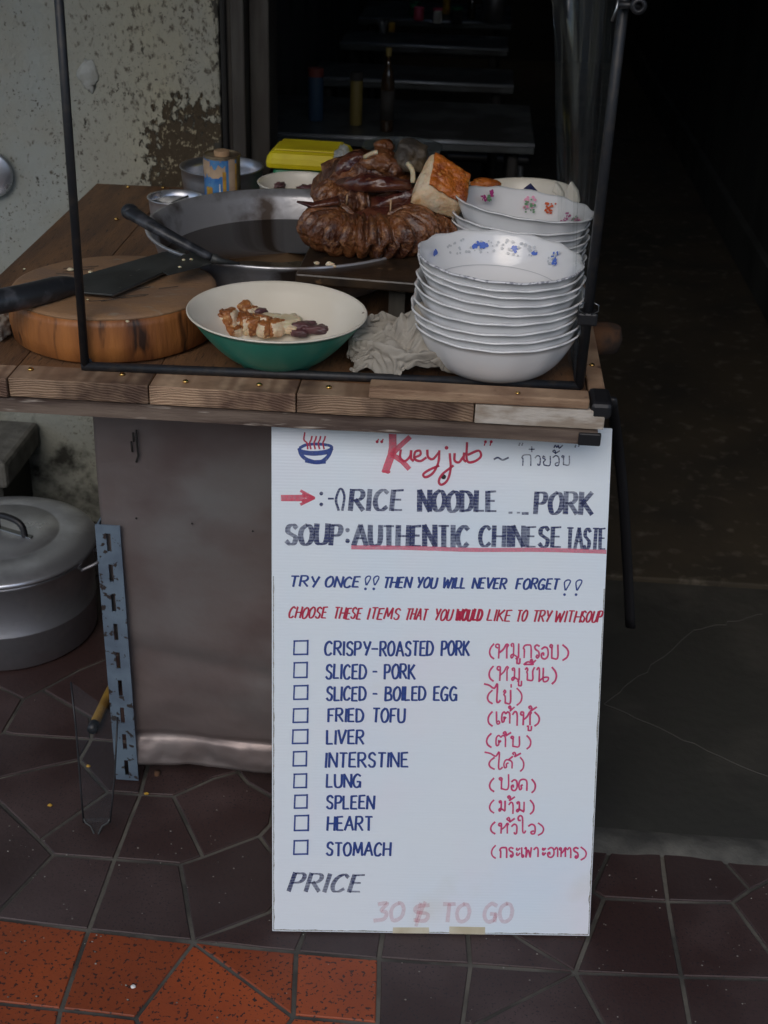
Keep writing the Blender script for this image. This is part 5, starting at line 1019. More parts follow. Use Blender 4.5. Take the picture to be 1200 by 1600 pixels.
264,248,330,321,326,334,298,262,226,172,156,182,218,244,282,292,243,218,202,205,168,150,160,136,96,123,135,162,168,172,180,211,225,226,268,309,301,340,390,406,408,400,386,338,320,312,276,280,326,276,294,296,316,318,311,290,318,308,296,240,210,160,172,202,246,288,290,234,224,200,191,184,141,152,138,
119,122,172,174,204,198,227,246,248,262,304,296,318,384,400,354,360,338,330,319,256,303,282,338,340,342,284,313,315,312,306,304,282,300,312,296,244,178,226,220,260,296,292,238,229,212,176,160,108,110,98,152,170,166,192,218,210,248,264,276,291,343,351,348,360,353,358,307,282,260,308,332,316,282,348,
344,356,296,320,322,314,309,298,293,270,307,298,220,230,252,246,260,302,302,230,216,196,156,148,104,96,92,164,200,210,220,240,250,278,292,307,327,375,408,348,346,284,277,314,276,236,282,291,351,305,298,372,362,308,327,328,316,312,284,278,311,256,231,226,272,249,244,270,318,300,248,190,176,126,116,
126,150,152,190,198,221,250,264,294,292,315,348,382,396,394,316,266,292,248,320,282,339,300,362,367,318,316,362,372,316,328,338,316,337,268,274,326,316,254,254,294,241,253,266,307,283,230,182,156,114,114,166,152,190,231,227,266,258,278,306,339,368,390,381,338,267,290,308,310,286,340,304,356,320,400,
398,376,335,346,374,321,318,335,332,334,266,264,328,312,262,275,296,234,249,245,231,254,196,174,150,112,118,161,206,235,232,266,246,290,316,330,381,360,341,270,298,304,323,318,290,312,365,314,332,384,352,408,386,352,332,395,392,338,312,339,336,270,262,322,250,285,308,260,218,213,201,214,212,200,152,
146,162,162,211,210,250,263,261,302,336,350,352,343,294,306,324,326,292,314,364,324,340,410,388,388,368,364,426,414,408,359,371,407,348,308,326,339,262,264,320,282,326,275,264,263,242,201,195,202,194,154,141,185,214,204,254,250,306,294,336,335,282,268,284,334,286,336,358,323,368,392,380,391,450,442,
435,430,404,447,382,424,426,372,395,359,296,308,339,320,262,322,319,278,312,316,268,226,206,160,198,110,172,166,198,219,222,260,285,340,337,234,296,279,339,292,350,306,335,350,373,390,438,454,442,505,496,466,474,438,459,386,396,416,391,316,334,346,280,323,268,267,288,276,287,327,337,276,241,180,176,
103,128,186,229,251,211,257,299,338,327,264,322,292,295,354,322,382,348,400,425,456,446,488,481,474,541,530,501,496,433,443,378,354,368,364,298,340,340,277,321,262,270,259,262,288,340,309,306,246,212,98,144,184,206,239,290,270,268,338,334,261,288,344,296,360,353,411,404,388,414,494,446,523,542,505,
488,542,563,508,469,401,422,390,322,350,351,289,345,338,271,315,281,232,236,280,317,346,288,300,232,100,118,152,178,226,278,331,282,297,328,343,288,302,366,350,418,388,412,460,450,458,502,499,548,560,544,535,571,540,498,420,358,392,317,362,297,296,278,338,333,266,303,220,200,254,296,351,316,257,269,
118,150,202,206,228,274,318,344,287,346,299,352,298,319,406,405,457,424,485,454,516,518,584,574,610,619,624,553,504,516,443,352,386,318,307,298,341,282,272,328,288,324,268,202,250,290,334,369,311,284,146,173,240,244,210,250,286,344,326,299,352,302,360,383,374,446,412,422,496,526,504,570,586,656,652,
644,614,602,530,462,442,366,390,316,358,287,328,280,273,333,328,252,282,221,222,285,330,376,365,341,161,175,238,282,236,218,274,346,350,296,318,357,314,344,422,395,458,476,470,542,550,591,630,649,628,686,605,538,542,496,406,398,328,367,313,362,287,336,280,266,315,264,276,216,224,306,326,379,420,400,
168,203,258,297,267,224,235,284,370,320,340,319,368,345,420,449,404,431,498,508,596,580,638,652,691,630,566,518,470,455,420,340,373,362,360,354,346,288,304,266,310,293,258,208,208,306,336,378,436,454,196,197,258,308,266,214,204,281,352,343,338,356,320,391,361,426,449,417,470,539,538,588,628,596,588,
548,524,468,478,424,376,402,370,305,289,284,340,318,319,340,233,291,257,204,214,307,354,372,412,488,266,257,330,342,306,259,202,256,320,364,340,343,353,328,398,364,378,442,500,498,570,590,547,590,526,554,508,460,452,416,361,350,364,300,348,334,278,255,344,340,260,198,264,224,268,320,364,406,446,477,
338,328,387,392,356,288,231,212,281,336,358,362,342,354,340,396,373,428,462,522,490,510,565,496,508,486,473,458,400,370,364,306,298,291,280,336,285,325,269,305,274,202,234,206,260,322,356,429,494,542,389,371,424,434,392,319,277,238,278,324,367,359,376,339,327,398,350,432,408,474,502,527,472,497,449,
436,433,408,366,408,325,297,311,352,290,283,334,345,297,270,229,184,228,212,272,308,360,412,462,526,375,380,428,427,358,323,269,226,263,293,322,372,334,390,326,338,404,367,432,414,459,452,478,444,444,452,386,398,335,311,376,368,342,308,335,340,322,290,270,256,214,173,179,234,277,321,338,383,418,476,
439,408,412,392,374,322,284,219,240,338,320,335,328,390,394,328,337,400,368,434,400,436,406,428,382,366,414,341,366,320,307,343,285,335,342,305,286,268,236,192,206,172,188,230,272,312,342,385,428,456,450,466,437,398,370,338,298,255,230,278,328,352,336,324,392,393,331,329,394,360,420,373,419,382,400,
382,314,366,314,352,306,366,306,279,291,279,276,254,216,176,146,161,208,241,268,311,350,400,420,455,530,480,487,432,388,330,302,249,224,292,380,324,354,334,328,396,397,326,324,397,343,402,345,389,334,326,303,310,330,332,313,296,316,266,241,236,232,224,230,188,139,162,210,256,296,329,364,412,450,490,
522,525,476,450,390,327,300,269,215,262,374,372,330,360,338,330,391,398,326,326,387,330,384,332,392,314,360,372,322,354,316,253,258,257,242,244,210,175,182,145,128,170,204,222,288,348,387,420,455,495,476,504,473,413,404,361,321,282,268,244,336,378,366,352,345,354,328,350,392,366,330,372,329,382,337,
380,320,369,376,296,280,271,268,260,244,210,200,130,128,124,157,187,226,246,300,332,354,399,442,484,429,436,417,380,385,357,328,310,290,266,292,320,362,362,366,337,346,338,336,362,367,345,380,316,359,339,282,302,328,322,262,250,246,222,210,208,172,136,102,111,160,198,224,264,300,322,378,396,419,452,
478,432,380,372,342,328,302,302,296,274,270,302,306,366,384,382,330,342,328,334,324,330,346,332,350,385,330,268,268,299,283,214,191,193,194,194,157,178,168,143,182,210,247,274,334,350,416,435,462,473,506,462,404,374,342,314,282,234,222,257,262,280,314,332,342,379,388,307,286,282,302,313,318,331,350,
288,328,317,228,215,245,226,206,190,143,154,146,128,170,183,198,228,248,304,336,383,398,442,484,510,496,490,444,408,362,346,321,269,220,203,220,267,276,296,330,327,372,392,336,304,246,257,268,283,292,324,300,305,298,216,190,189,156,145,122,101,96,97,134,193,205,238,267,310,360,402,439,473,476,498,
436,478,475,420,364,326,328,304,256,213,240,212,254,272,287,290,330,370,404,364,348,258,255,254,251,272,254,250,272,279,251,202,174,156,162,124,102,104,155,214,204,234,284,296,332,386,406,466,522,518,419,426,476,452,374,367,324,314,294,254,206,242,198,218,240,265,286,315,348,400,407,356,308,296,272,
258,305,275,278,259,261,251,244,221,202,176,156,154,194,237,241,284,297,318,328,373,450,491,536,551,381,384,420,468,388,359,362,342,298,285,217,198,228,182,181,196,238,283,292,342,396,412,376,315,326,338,332,333,327,326,315,300,296,266,272,202,202,190,193,200,248,279,323,338,359,416,476,542,544,540,
369,384,426,453,418,368,340,344,326,304,261,236,212,245,222,177,180,198,230,297,332,383,380,362,367,354,380,378,358,348,366,352,312,323,312,262,244,238,231,251,253,299,321,358,383,426,468,512,578,582,376,372,372,402,421,370,378,370,347,347,302,284,264,240,258,235,220,196,203,256,290,352,432,426,393,
394,366,390,387,412,402,362,384,363,336,323,308,286,276,290,298,304,306,351,386,434,472,524,560,586,346,401,416,382,391,420,396,390,374,355,341,285,302,292,278,284,259,250,252,249,308,400,438,414,418,416,423,450,444,434,468,442,408,398,400,368,369,329,329,333,312,342,342,359,420,429,498,560,607,630,
346,356,462,438,399,401,406,430,392,398,395,380,336,337,320,328,314,294,312,296,294,322,385,429,458,465,461,466,498,475,506,514,460,468,456,428,418,378,381,376,360,383,374,406,426,460,486,546,610,641,355,347,425,493,434,440,437,444,422,449,416,440,405,400,362,372,370,340,358,360,354,328,347,384,416,
467,504,510,513,553,548,560,558,546,522,504,484,467,447,438,422,398,436,398,452,484,532,568,602,608,362,356,400,476,482,465,462,466,479,458,478,473,460,448,434,424,407,396,373,400,402,364,348,350,386,427,462,523,512,556,598,615,608,606,596,576,554,530,508,494,469,441,445,436,436,488,510,560,604,606,
)
def cloth():
    n = 50; A = [q*.0001 for q in CLOTH]
    m = n*n; c = atz(632, 603, TZ)+Vector((.002, .060, 0)); V = []
    for i in range(m):
        x, y, z = A[i], A[m+i], A[2*m+i]
        p = Vector((x*25, y*25, z*30)); e = math.exp(-((x/.07)**2+(y/.06)**2))
        k = e*(.010*sin(7*noise.noise(p*.9+Vector((3, 1, 0))))+.004*sin(9*noise.noise(p*1.7)))
        f1 = noise.noise(Vector((x*38, y*38, z*30+2))); f2 = noise.noise(Vector((x*80+4, y*80, z*60)))
        V.append(c+Vector((-.004+x*.80+z*.35+.003*f1, y*.58, max(.001, z*1.36+.0015+k*1.3+.0012*f2))))
    F = [(j*n+i, j*n+i+1, j*n+n+i+1, j*n+n+i) for j in range(n-1) for i in range(n-1)]
    o = mk('kitchen_cloth', V, F, M['cloth'], smooth=True, solid=.0012, sub=2)
    tag(o, 'crumpled grey kitchen cloth between the green bowl and the bowl stack', 'cloth')
cloth()
# bit of cloth at far left behind the block
V, F = blob(atz(-6, 505, TZ+.02), (.022, .03, .02), .35, 60, 4, 4, .15); 
V = [Vector((v.x, v.y, max(v.z, TZ+.001))) for v in V]
tag(mk('rag', V, F, M['cloth'], smooth=True), 'bluish grey rag tucked at the left end of the counter by the block', 'cloth')

# ------------------------------------------------------------ vessels at the back of the counter
def vessel(name, px, pyb, R, Hh, label, cat, m, foot=None, th=.002, lip=.003, par=None, z0=TZ+.001, n=56, yoff=0.):
    p = Vector((px, pyb, z0)); t = empty(name, p, label, cat); f = foot or R*.94
    g = G(); g.lathe([(f*.96, 0), (f, .003), (R*.99, Hh*.7), (R, Hh-lip), (R+lip, Hh-.0008), (R+lip, Hh+.0006), (R-th, Hh), (R-th, Hh*.7), (f-th, .006), (.001, .0045)], p, n)
    g.out('body', M[m], t, smooth=True); return t, p
# aluminium pot
t, p = vessel('cooking_pot', -.480, 2.535, .078, .066, 'open aluminium pot behind the printed tin', 'pot', 'alu')
# small bowl of white paste
t, p = vessel('small_pan', -.533, 2.36, .049, .049, 'little aluminium pan of white paste left of the tin', 'pan', 'alubright')
g = G(); g.lathe([(.001, .038), (.02, .0385), (.0465, .037)], p, 40, zf=lambda a, j: .002*sin(3*a+j)); g.out('paste', M['whitefood'], t, smooth=True)
g = G(); g.tube([p+Vector((-.008,-.004,.039)), p+Vector((.006,.002,.044)), p+Vector((.022,.006,.050))], [.001,.003,.004], 10, flat=.5); tag(g.out('spoon_handle', M['steel'], smooth=True), 'tip of a dark spoon sunk in the white paste', 'spoon')
# tin with peeled label and bung
p = Vector((-.4615, 2.44, TZ+.001)); TR, TH = .0335, .112
tin = empty('printed_tin', p, 'old round tin with a torn blue and gold label and a wooden bung', 'tin')
g = G(); g.lathe([(TR, 0), (TR+.001, .001), (TR+.001, .003), (TR, .004), (TR, TH-.004), (TR+.0012, TH-.003), (TR+.0012, TH), (TR-.001, TH), (TR-.001, TH-.003), (.001, TH-.003)], p, 48); g.out('can_body', M['tin'], tin, smooth=False)
g = G(); g.lathe([(.0005, TH-.003), (.0145, TH-.003), (.0145, TH+.005), (.0135, TH+.006), (.0005, TH+.006)], p, 28); g.out('bung', M['cork'], tin, smooth=False)
def lab(a0, a1, z0, z1, m, nm='label_patch', rag=.0, off=.0006):
    V = []; F = []; n = 14
    for i in range(n+1):
        a = radians(a0+(a1-a0)*i/n); r = TR+off
        V += [p+Vector((r*cos(a), r*sin(a), z0+rag*noise.noise(Vector((i*.9, 1, z0*50))))), p+Vector((r*cos(a), r*sin(a), z1+rag*noise.noise(Vector((i*.9, 9, z1*50)))))]
    for i in range(n): F.append((2*i, 2*i+2, 2*i+3, 2*i+1))
    mk(nm, V, F, m, tin, smooth=True)
lab(190, 330, .006, TH-.006, M['label_blue'], off=.0004); lab(188, 290, .076, .094, M['label_tan'], rag=.012, off=.0008); lab(188, 240, .080, .104, M['label_tan'], rag=.006, off=.0010)
lab(222, 248, .004, .056, M['label_gold'], rag=.006, off=.0010); lab(281, 292, .006, .086, M['label_gold'], rag=.003, off=.0012); lab(300, 322, .004, TH-.004, M['label_tan'], rag=.004, off=.0014); lab(270, 274, .010, .064, M['whitefood'], rag=.003, off=.0013)
lab(322, 328, .006, .1, M['label_gold'], off=.0016)
# yellow lunch box
yc = atz(480, 268, TZ+.002); yb = empty('lunch_box', yc, 'yellow plastic lunch box on a green base at the back of the counter', 'box')
def rbox(cx, cy, z0, z1, hx, hy, rot, taper=0.):
    g = G(); Rm = Matrix.Rotation(rot, 3, 'Z'); V = []
    for z, s in ((z0, 1-taper), (z1, 1)):
        for sx, sy in ((-1,-1),(1,-1),(1,1),(-1,1)): V.append(Vector((cx, cy, z))+Rm @ Vector((sx*hx*s, sy*hy*s, 0)))
    g.add(V, [(3,2,1,0),(4,5,6,7),(0,1,5,4),(1,2,6,5),(2,3,7,6),(3,0,4,7)]); return g
ycx, ycy = -.311, 2.556
rbox(ycx, ycy, TZ+.001, TZ+.072, .066, .05, -.06, .08).out('base', M['greenplastic'], yb, bevel=.008)
rbox(ycx, ycy, TZ+.0725, TZ+.106, .073, .056, -.06, -.10).out('lid', M['yellow'], yb, bevel=.012)
rbox(ycx-.002, ycy+.002, TZ+.1065, TZ+.1095, .058, .043, -.06, -.06).out('lid_panel', M['yellow'], yb, bevel=.004)
# plastic bag knot to its right
V, F = blob(aty(537, 250, 2.46), (.016,.02,.024), .3, 60, 4, 2, .12); tag(mk('plastic_bag', V, F, M['clearplastic'], smooth=True), 'scrunched clear plastic bag between the lunch box and the meat', 'bag')
# cream plate with offal
def dish(name, px, py, R, label, z=TZ+.001, Hh=.072, foot=.040, tilt=None, yc=None):
    p = Vector((px, py, z))
    if yc: p.y = yc
    return make_bowl(p, R, Hh, foot, label, None, tilt, 0, mats=[M['cream'], M['cream']], name=name), p
t, dp = dish('cream_bowl', -.315, 2.412, .0735, 'cream bowl with cooked sausage and vegetables behind the pan')
for i, (x, y, sx, sy, sz, m, lb) in enumerate(((452,283,.019,.011,.008,'fat','browned sausage end in the cream bowl'),(434,290,.010,.010,.007,'meat_purple','dark red piece at the left in the cream bowl'),(483,296,.017,.008,.007,'meat_purple','purple slice at the front of the cream bowl'),(441,282,.008,.006,.008,'grey_meat','grey pointed piece in the cream bowl'),(508,293,.008,.005,.004,'label_blue','bluish scrap at the right in the cream bowl'),(498,300,.010,.006,.005,'onion','pale slice under the purple one in the cream bowl'))):
    V, F = blob(atz(x, y, TZ+.052), (sx*1.35, sy*1.3, sz*1.2), .35, 60, 4, i+11); tag(mk('food_piece', V, F, M[m], smooth=True), lb, 'food', 'food pieces in the cream bowl')
# clear tub
p = atz(629, 232, TZ+.05); p = Vector((-.134, 2.545, TZ+.001)); tu = empty('clear_tub', p, 'clear plastic tub behind the grey chunk of meat', 'tub')
g = G(); g.lathe([(.060, 0), (.072, .112), (.076, .115), (.076, .119), (.070, .118), (.058, .002), (.001, .002)], p, 48); g.out('body', M['tubfilm'], tu, smooth=True)
# enamel dish behind the bowls
t, ep = dish('enamel_dish', .090, 2.335, .094, 'wide cream enamel dish behind the rose bowl', Hh=.060, z=TZ+.034, foot=.05, tilt=Matrix.Rotation(radians(-3), 3, 'Y'))
g = G(); g.lathe([(.05, 0), (.055, .032), (.001, .0325)], Vector((ep.x, ep.y, TZ+.0005)), 30); tag(g.out('pot_stand', M['alu'], smooth=False), 'metal ring stand hidden under the enamel dish', 'stand')
V, F = blob(aty(758, 289, 2.31), (.026,.014,.012), .2, 50, 4, 31); tag(mk('roast_slice', V, F, M['crackle'], smooth=True), 'red brown roast slice in the enamel dish', 'meat')
g = G(); q = [aty(x, y, 2.27) for x, y in ((818,297),(829,289),(840,301))]; g.prism(q, (0,.006,.002)); tag(g.out('blue_wedge', mat('navy_plastic', (.015,.02,.10), .35), bevel=.001), 'small navy blue plastic wedge in the enamel dish', 'wedge')
for i, pts in enumerate((((866,285),(861,300),(880,312),(880,302),(872,290)),((891,284),(884,296),(886,318),(905,318),(902,300)))):
    g = G(); g.prism([aty(x, y, 2.16+.02*i) for x, y in pts], (.004, .012, 0)); tag(g.out('shallot_wedge', M['cream'], bevel=.003), ['narrow pointed pale piece standing behind the rose bowl','broad pale piece standing behind the rose bowl by the curtain'][i], 'food', 'pale pieces behind the rose bowl')
# pale disc hanging on the wall, far left
p = aty(-18, 272, WALLY-.02); g = G(); g.lathe([(.001, .010), (.024, .011), (.044, .003), (.049, 0), (.044, .001), (.001, .005)], p, 48, tilt=Matrix.Rotation(radians(90), 3, 'X') @ Matrix.Rotation(.1, 3, 'Y'))
dsk = tag(g.out('hanging_lid', M['alubright'], smooth=True), 'bright round metal lid hanging on the wall at the left edge', 'lid')

# ------------------------------------------------------------ stock pot on the ground
pb = Vector((-.862, 2.175, .001)); PR = .172
pt = empty('stock_pot', pb, 'big dull aluminium stock pot standing on the tiles at the left', 'pot')
g = G(); g.lathe([(PR*.93, 0), (PR*.97, .006), (PR*.985, .075), (PR*.992, .0765), (PR*.992, .079), (PR*.985, .0805), (PR, .178), (PR*1.025, .182), (PR*1.025, .187), (PR*.98, .186), (PR*.97, .1), (.001, .1)], pb, 96); g.out('pot_body', M['alu'], pt, smooth=True)
g = G(); g.lathe([(PR*1.0, .1885), (PR*1.045, .190), (PR*1.05, .1945), (PR*1.03, .1985), (PR*.90, .2065), (PR*.66, .2145), (PR*.645, .2125), (PR*.63, .2150), (PR*.3, .2185), (.001, .219)], pb, 96); lid = g.out('lid', M['alubright'], pt, smooth=True)
hz = pb.z+.219; hx, hy = pb.x+.024, pb.y-.006
g = G(); g.tube(cat_rom([(hx-.032, hy+.012, hz-.001), (hx-.03, hy+.011, hz+.022), (hx-.018, hy+.006, hz+.030), (hx+.012, hy-.006, hz+.028), (hx+.026, hy-.012, hz+.018), (hx+.030, hy-.014, hz-.001)], 5), .0062, 12); g.out('lid_handle', M['black'], lid, smooth=True)
g = G(); g.prism([(hx-.05, hy+.014, hz-.0012), (hx-.047, hy+.026, hz-.0012), (hx+.046, hy-.012, hz-.0012), (hx+.044, hy-.024, hz-.0012)], (0,0,.0022)); g.out('handle_plate', M['edge'], lid, bevel=.0008)
g = G(); g.tube(cat_rom([pb+Vector((PR*.96, .03, .165)), pb+Vector((PR+.022, .02, .178)), pb+Vector((PR+.024, -.03, .178)), pb+Vector((PR*.96, -.045, .165))], 6), .0035, 10)
for o in (g.out('pot_handle', M['alu'], pt, smooth=True),): pass

# yellow handled tool and clear sleeve
g = G(); a, b_ = atz(147, 1132, .012), atz(190, 1045, .016); g.tube([a, a.lerp(b_, .05), a.lerp(b_, .5), b_], [.006, .0085, .0095, .008], 14)
yt = tag(g.out('broom_handle', M['yhandle'], smooth=True), 'stubby worn yellow wooden handle on the tiles behind the blue leg', 'handle')
g = G(); g.tube([atz(143,1141,.011), atz(148,1130,.012)], .0088, 14); g.out('handle_cap', M['black'], yt, smooth=True)
sl = empty('plastic_sleeve', atz(150, 1300, .002), 'long clear plastic sleeve with a pointed tip leaning on the blue leg', 'sleeve')
def dz_(x, y):
    t = (1300-y)/260; return aty(x, y, 1.60+.10*t)
Lp = [(131,1285),(127,1240),(124,1200),(118,1130),(111,1065)]; Rp = [(172,1285),(176,1250),(179,1215),(181,1180),(184,1120)]
tip = [(131,1278),(134,1285),(142,1290),(147,1302),(151,1307),(155,1301),(160,1290),(169,1285),(172,1278)]
V = [dz_(x, y) for x, y in Lp]+[dz_(x, y) for x, y in Rp]
F = [(i, i+5, i+6, i+1) for i in range(4)]
k = len(V); V += [dz_(x, y) for x, y in tip]; F.append([k+i for i in range(9)])
mk('film', V, F, M['film'], sl)
for nm, pts in (('edge_bead', Lp), ('edge_bead', Rp), ('tip_bead', tip)):
    g = G(); g.tube([dz_(x, y)+Vector((0,-.001,0)) for x, y in pts], .0016, 6); g.out(nm, M['black'] if nm == 'edge_bead' else M['steel'], sl, smooth=True)

# grit on the pavement
g = G()
for k in range(420):
    x, y = random.uniform(-.8, .95), random.uniform(1.22, 1.62) if k % 3 else random.uniform(1.2, 2.2)
    if x > -.02 and y > 1.62: continue
    r_ = random.choice((.0007, .0009, .0013)); V, F = blob((x, y, .0007), (r_*1.3, r_, r_*.7), .2, 60, 1, k); g.add(V, F)
tag(g.out('grit', mat('pale_grit', (.30,.28,.24), .9, col2=(.06,.05,.045), ns=60)), 'fine pale grit scattered over the tiles', 'grit', kind='stuff')
# orange peel scraps on the tiles
for i, (x, y) in enumerate(((229,1240),(78,1258),(138,1197),(208,1541))):
    V, F = blob(atz(x, y, .002), (.004,.003,.002), .4, 60, 2, x); tag(mk('litter_scrap', V, F, M['label_gold' if i < 3 else 'whitefood']), ['rusty orange scrap at the foot of the cart','small orange scrap on the dusty dark tile','orange scrap under the clear sleeve','white grit on the orange tile'][i], 'scrap', 'scraps on the pavement')

# ------------------------------------------------------------ SIGN BOARD
bl_, br2 = atz(425.5, 1455, .003), atz(921, 1462.5, .003)
tl_, tr_ = aty(424, 640, 1.647), aty(957, 669.5, 1.690)
U = (br2-bl_).normalized(); Wv = (tl_-bl_); Nn = U.cross(Wv).normalized()
if Nn.dot(CAMLOC-bl_) < 0: Nn = -Nn
Up = Nn.cross(U).normalized(); Up = Up if Up.z > 0 else -Up
def onb(x, y, off=0.):
    d = ray(x, y); t = (bl_-CAMLOC).dot(Nn)/d.dot(Nn); q = CAMLOC+d*t-bl_
    return Vector((q.dot(U), -off, q.dot(Up)))       # board space: x right, z up, -y towards the viewer
BM = Matrix((( U.x, -Nn.x, Up.x), (U.y, -Nn.y, Up.y), (U.z, -Nn.z, Up.z)))
sign = empty('menu_sign', bl_, 'white corrugated plastic menu board with hand lettered soup menu, leaning on the cart', 'sign')
sign.rotation_euler = BM.to_euler()
def bput(name, V, F, m, label=None, bevel=0.):
    me = bpy.data.meshes.new(name); me.from_pydata([tuple(v) for v in V], [], F); me.materials.append(m); me.update()
    o = bpy.data.objects.new(name, me); C.objects.link(o); o.parent = sign
    if label: o['label'] = label
    if bevel: b = o.modifiers.new('b', 'BEVEL'); b.width = bevel; b.segments = 2
    return o
cs = [onb(425.5, 1455), onb(921, 1462.5), onb(957, 669.5), onb(424, 642)]
g = G(); g.prism(cs, (0, .0045, 0)); bput('board_sheet', g.v, g.f, M['board'], bevel=.0006)
for (xa, ya), (xb, yb) in (((427,1453.5),(919,1461)), ((427,1452),(426.5,900)), ((920,1460),(945,920))):      # grimy worn edge
    P = []; nn_ = 60
    for k in range(nn_+1): x, y = xa+(xb-xa)*k/nn_, ya+(yb-ya)*k/nn_; P.append((x, y))
    dx, dy = (0, -1) if abs(xb-xa) > 100 else ((1, 0) if xa < 600 else (-1, 0)); V = [onb(x, y, .00012) for x, y in P]+[onb(x+dx*(1+3*abs(noise.noise(Vector((x*.07, y*.07, 0))))), y+dy*(1+3*abs(noise.noise(Vector((x*.07, y*.07, 0))))), .00012) for x, y in P]
    bput('edge_grime', V, [(k, k+1, nn_+2+k, nn_+1+k) for k in range(nn_)], ink('edge_dirt', (.25,.23,.17), .6))
LAY = [0]
class Pen:
    def __init__(s, name, m, label=None): s.g = G(); s.name = name; s.m = m; s.label = label
    def stroke(s, pts, w, smooth=True, nib=None, pxs=True, n=5):
        """pts in pixels of the photograph, w stroke width in pixels; nib=(angle, thin factor)"""
        if smooth and len(pts) > 2: P = [Vector((p[0], p[1])) for p in cat_rom([(x, y, 0) for x, y in pts], n)]
        else: P = [Vector(p) for p in pts]
        if not smooth and len(pts) > 2:
            for a, b in zip(pts[:-1], pts[1:]): s.stroke([a, b], w, False, nib)
            return
        LAY[0] = (LAY[0]+1) % 24; off = .0004+LAY[0]*.00002
        Lh, Rh = [], []
        for i, p in enumerate(P):
            t = P[min(i+1, len(P)-1)]-P[max(i-1, 0)]
            if t.length < 1e-6: t = Vector((1, 0))
            t.normalize(); nn = Vector((-t.y, t.x)); ww = w/2
            if nib: ww = w/2*(nib+(1-nib)*abs(t.y))
            ww *= 1+.12*noise.noise(Vector((p.x*.15, p.y*.15, s.g and len(s.g.v)*.01)))
            if i == 0: p = p-t*ww*.4
            if i == len(P)-1: p = p+t*ww*.4
            Lh.append(onb(p.x+nn.x*ww, p.y+nn.y*ww, off)); Rh.append(onb(p.x-nn.x*ww, p.y-nn.y*ww, off))
        n_ = len(P); s.g.add(Lh+Rh, [(i, i+1, n_+i+1, n_+i) for i in range(n_-1)])
    def dot(s, x, y, r):
        LAY[0] = (LAY[0]+1) % 24; off = .0004+LAY[0]*.00002
        s.g.add([onb(x+r*cos(a*pi/5), y+r*sin(a*pi/5), off) for a in range(10)], [list(range(10))])
    def done(s): return bput(s.name, s.g.v, s.g.f, s.m, s.label)
A_ = {  # block letters on a unit box, y up; '~' marks a curved stroke
 'A': (1, [[(0,0),(.5,1),(1,0)], [(.2,.35),(.8,.35)]]), 'B': (.85, [[(0,0),(0,1)], '~', [(0,1),(.7,.95),(.75,.65),(.1,.53)], '~', [(.1,.53),(.85,.45),(.9,.1),(0,0)]]),
 'C': (.85, ['~', [(.95,.85),(.6,1),(.15,.8),(0,.4),(.2,.05),(.6,0),(.95,.15)]]), 'D': (.9, [[(0,0),(0,1)], '~', [(0,1),(.6,.93),(.95,.55),(.7,.1),(0,0)]]),
 'E': (.7, [[(.95,1),(0,.97),(0,0),(1,0)], [(0,.52),(.8,.52)]]), 'F': (.7, [[(1,1),(0,.97),(0,0)], [(0,.5),(.75,.5)]]),
 'G': (.9, ['~', [(.9,.88),(.5,1),(.1,.75),(0,.35),(.3,0),(.75,.05),(.92,.3)], [(.92,.42),(.5,.42)], [(.92,.42),(.9,0)]]), 'H': (.85, [[(0,1),(0,0)], [(1,1),(1,0)], [(0,.5),(1,.5)]]),
 'I': (.1, [[(.5,1),(.5,0)]]), 'K': (.85, [[(0,1),(0,0)], [(.9,1),(.05,.45)], [(.2,.55),(1,0)]]), 'L': (.65, [[(0,1),(0,0),(1,.02)]]),
 'M': (1.1, [[(0,0),(.1,1),(.5,.2),(.9,1),(1,0)]]), 'N': (.85, [[(0,0),(0,1),(1,0),(1,1)]]), 'O': (.9, ['~', [(.5,1),(.12,.8),(0,.45),(.2,.06),(.55,0),(.9,.2),(1,.6),(.8,.93),(.5,1)]]),
 'P': (.75, [[(0,0),(0,1)], '~', [(0,1),(.75,.98),(.95,.75),(.7,.5),(0,.45)]]), 'R': (.85, [[(0,0),(0,1)], '~', [(0,1),(.7,.98),(.9,.75),(.65,.52),(0,.48)], [(.35,.5),(1,0)]]),
 'S': (.75, ['~', [(.95,.85),(.6,1),(.15,.9),(.1,.65),(.5,.5),(.9,.35),(.8,.06),(.35,0),(0,.15)]]), 'T': (.8, [[(0,1),(1,1)], [(.5,1),(.5,0)]]),
 'U': (.85, ['~', [(0,1),(.0,.4),(.15,.05),(.6,0),(.95,.2),(1,1)]]), 'V': (.9, [[(0,1),(.45,0),(1,1)]]), 'W': (1.2, [[(0,1),(.2,0),(.5,.8),(.75,0),(1,1)]]),
 'Y': (.8, [[(0,1),(.45,.5)], [(1,1),(.4,0)]]), '-': (.5, [[(0,.5),(1,.5)]]), '3': (.8, ['~', [(.05,.95),(.8,1),(.4,.6),(.9,.45),(.8,.1),(.0,.0)]]),
 '0': (.85, ['~', [(.5,1),(.1,.8),(0,.45),(.2,.06),(.5,0),(.9,.2),(1,.6),(.8,.93),(.5,1)]])}
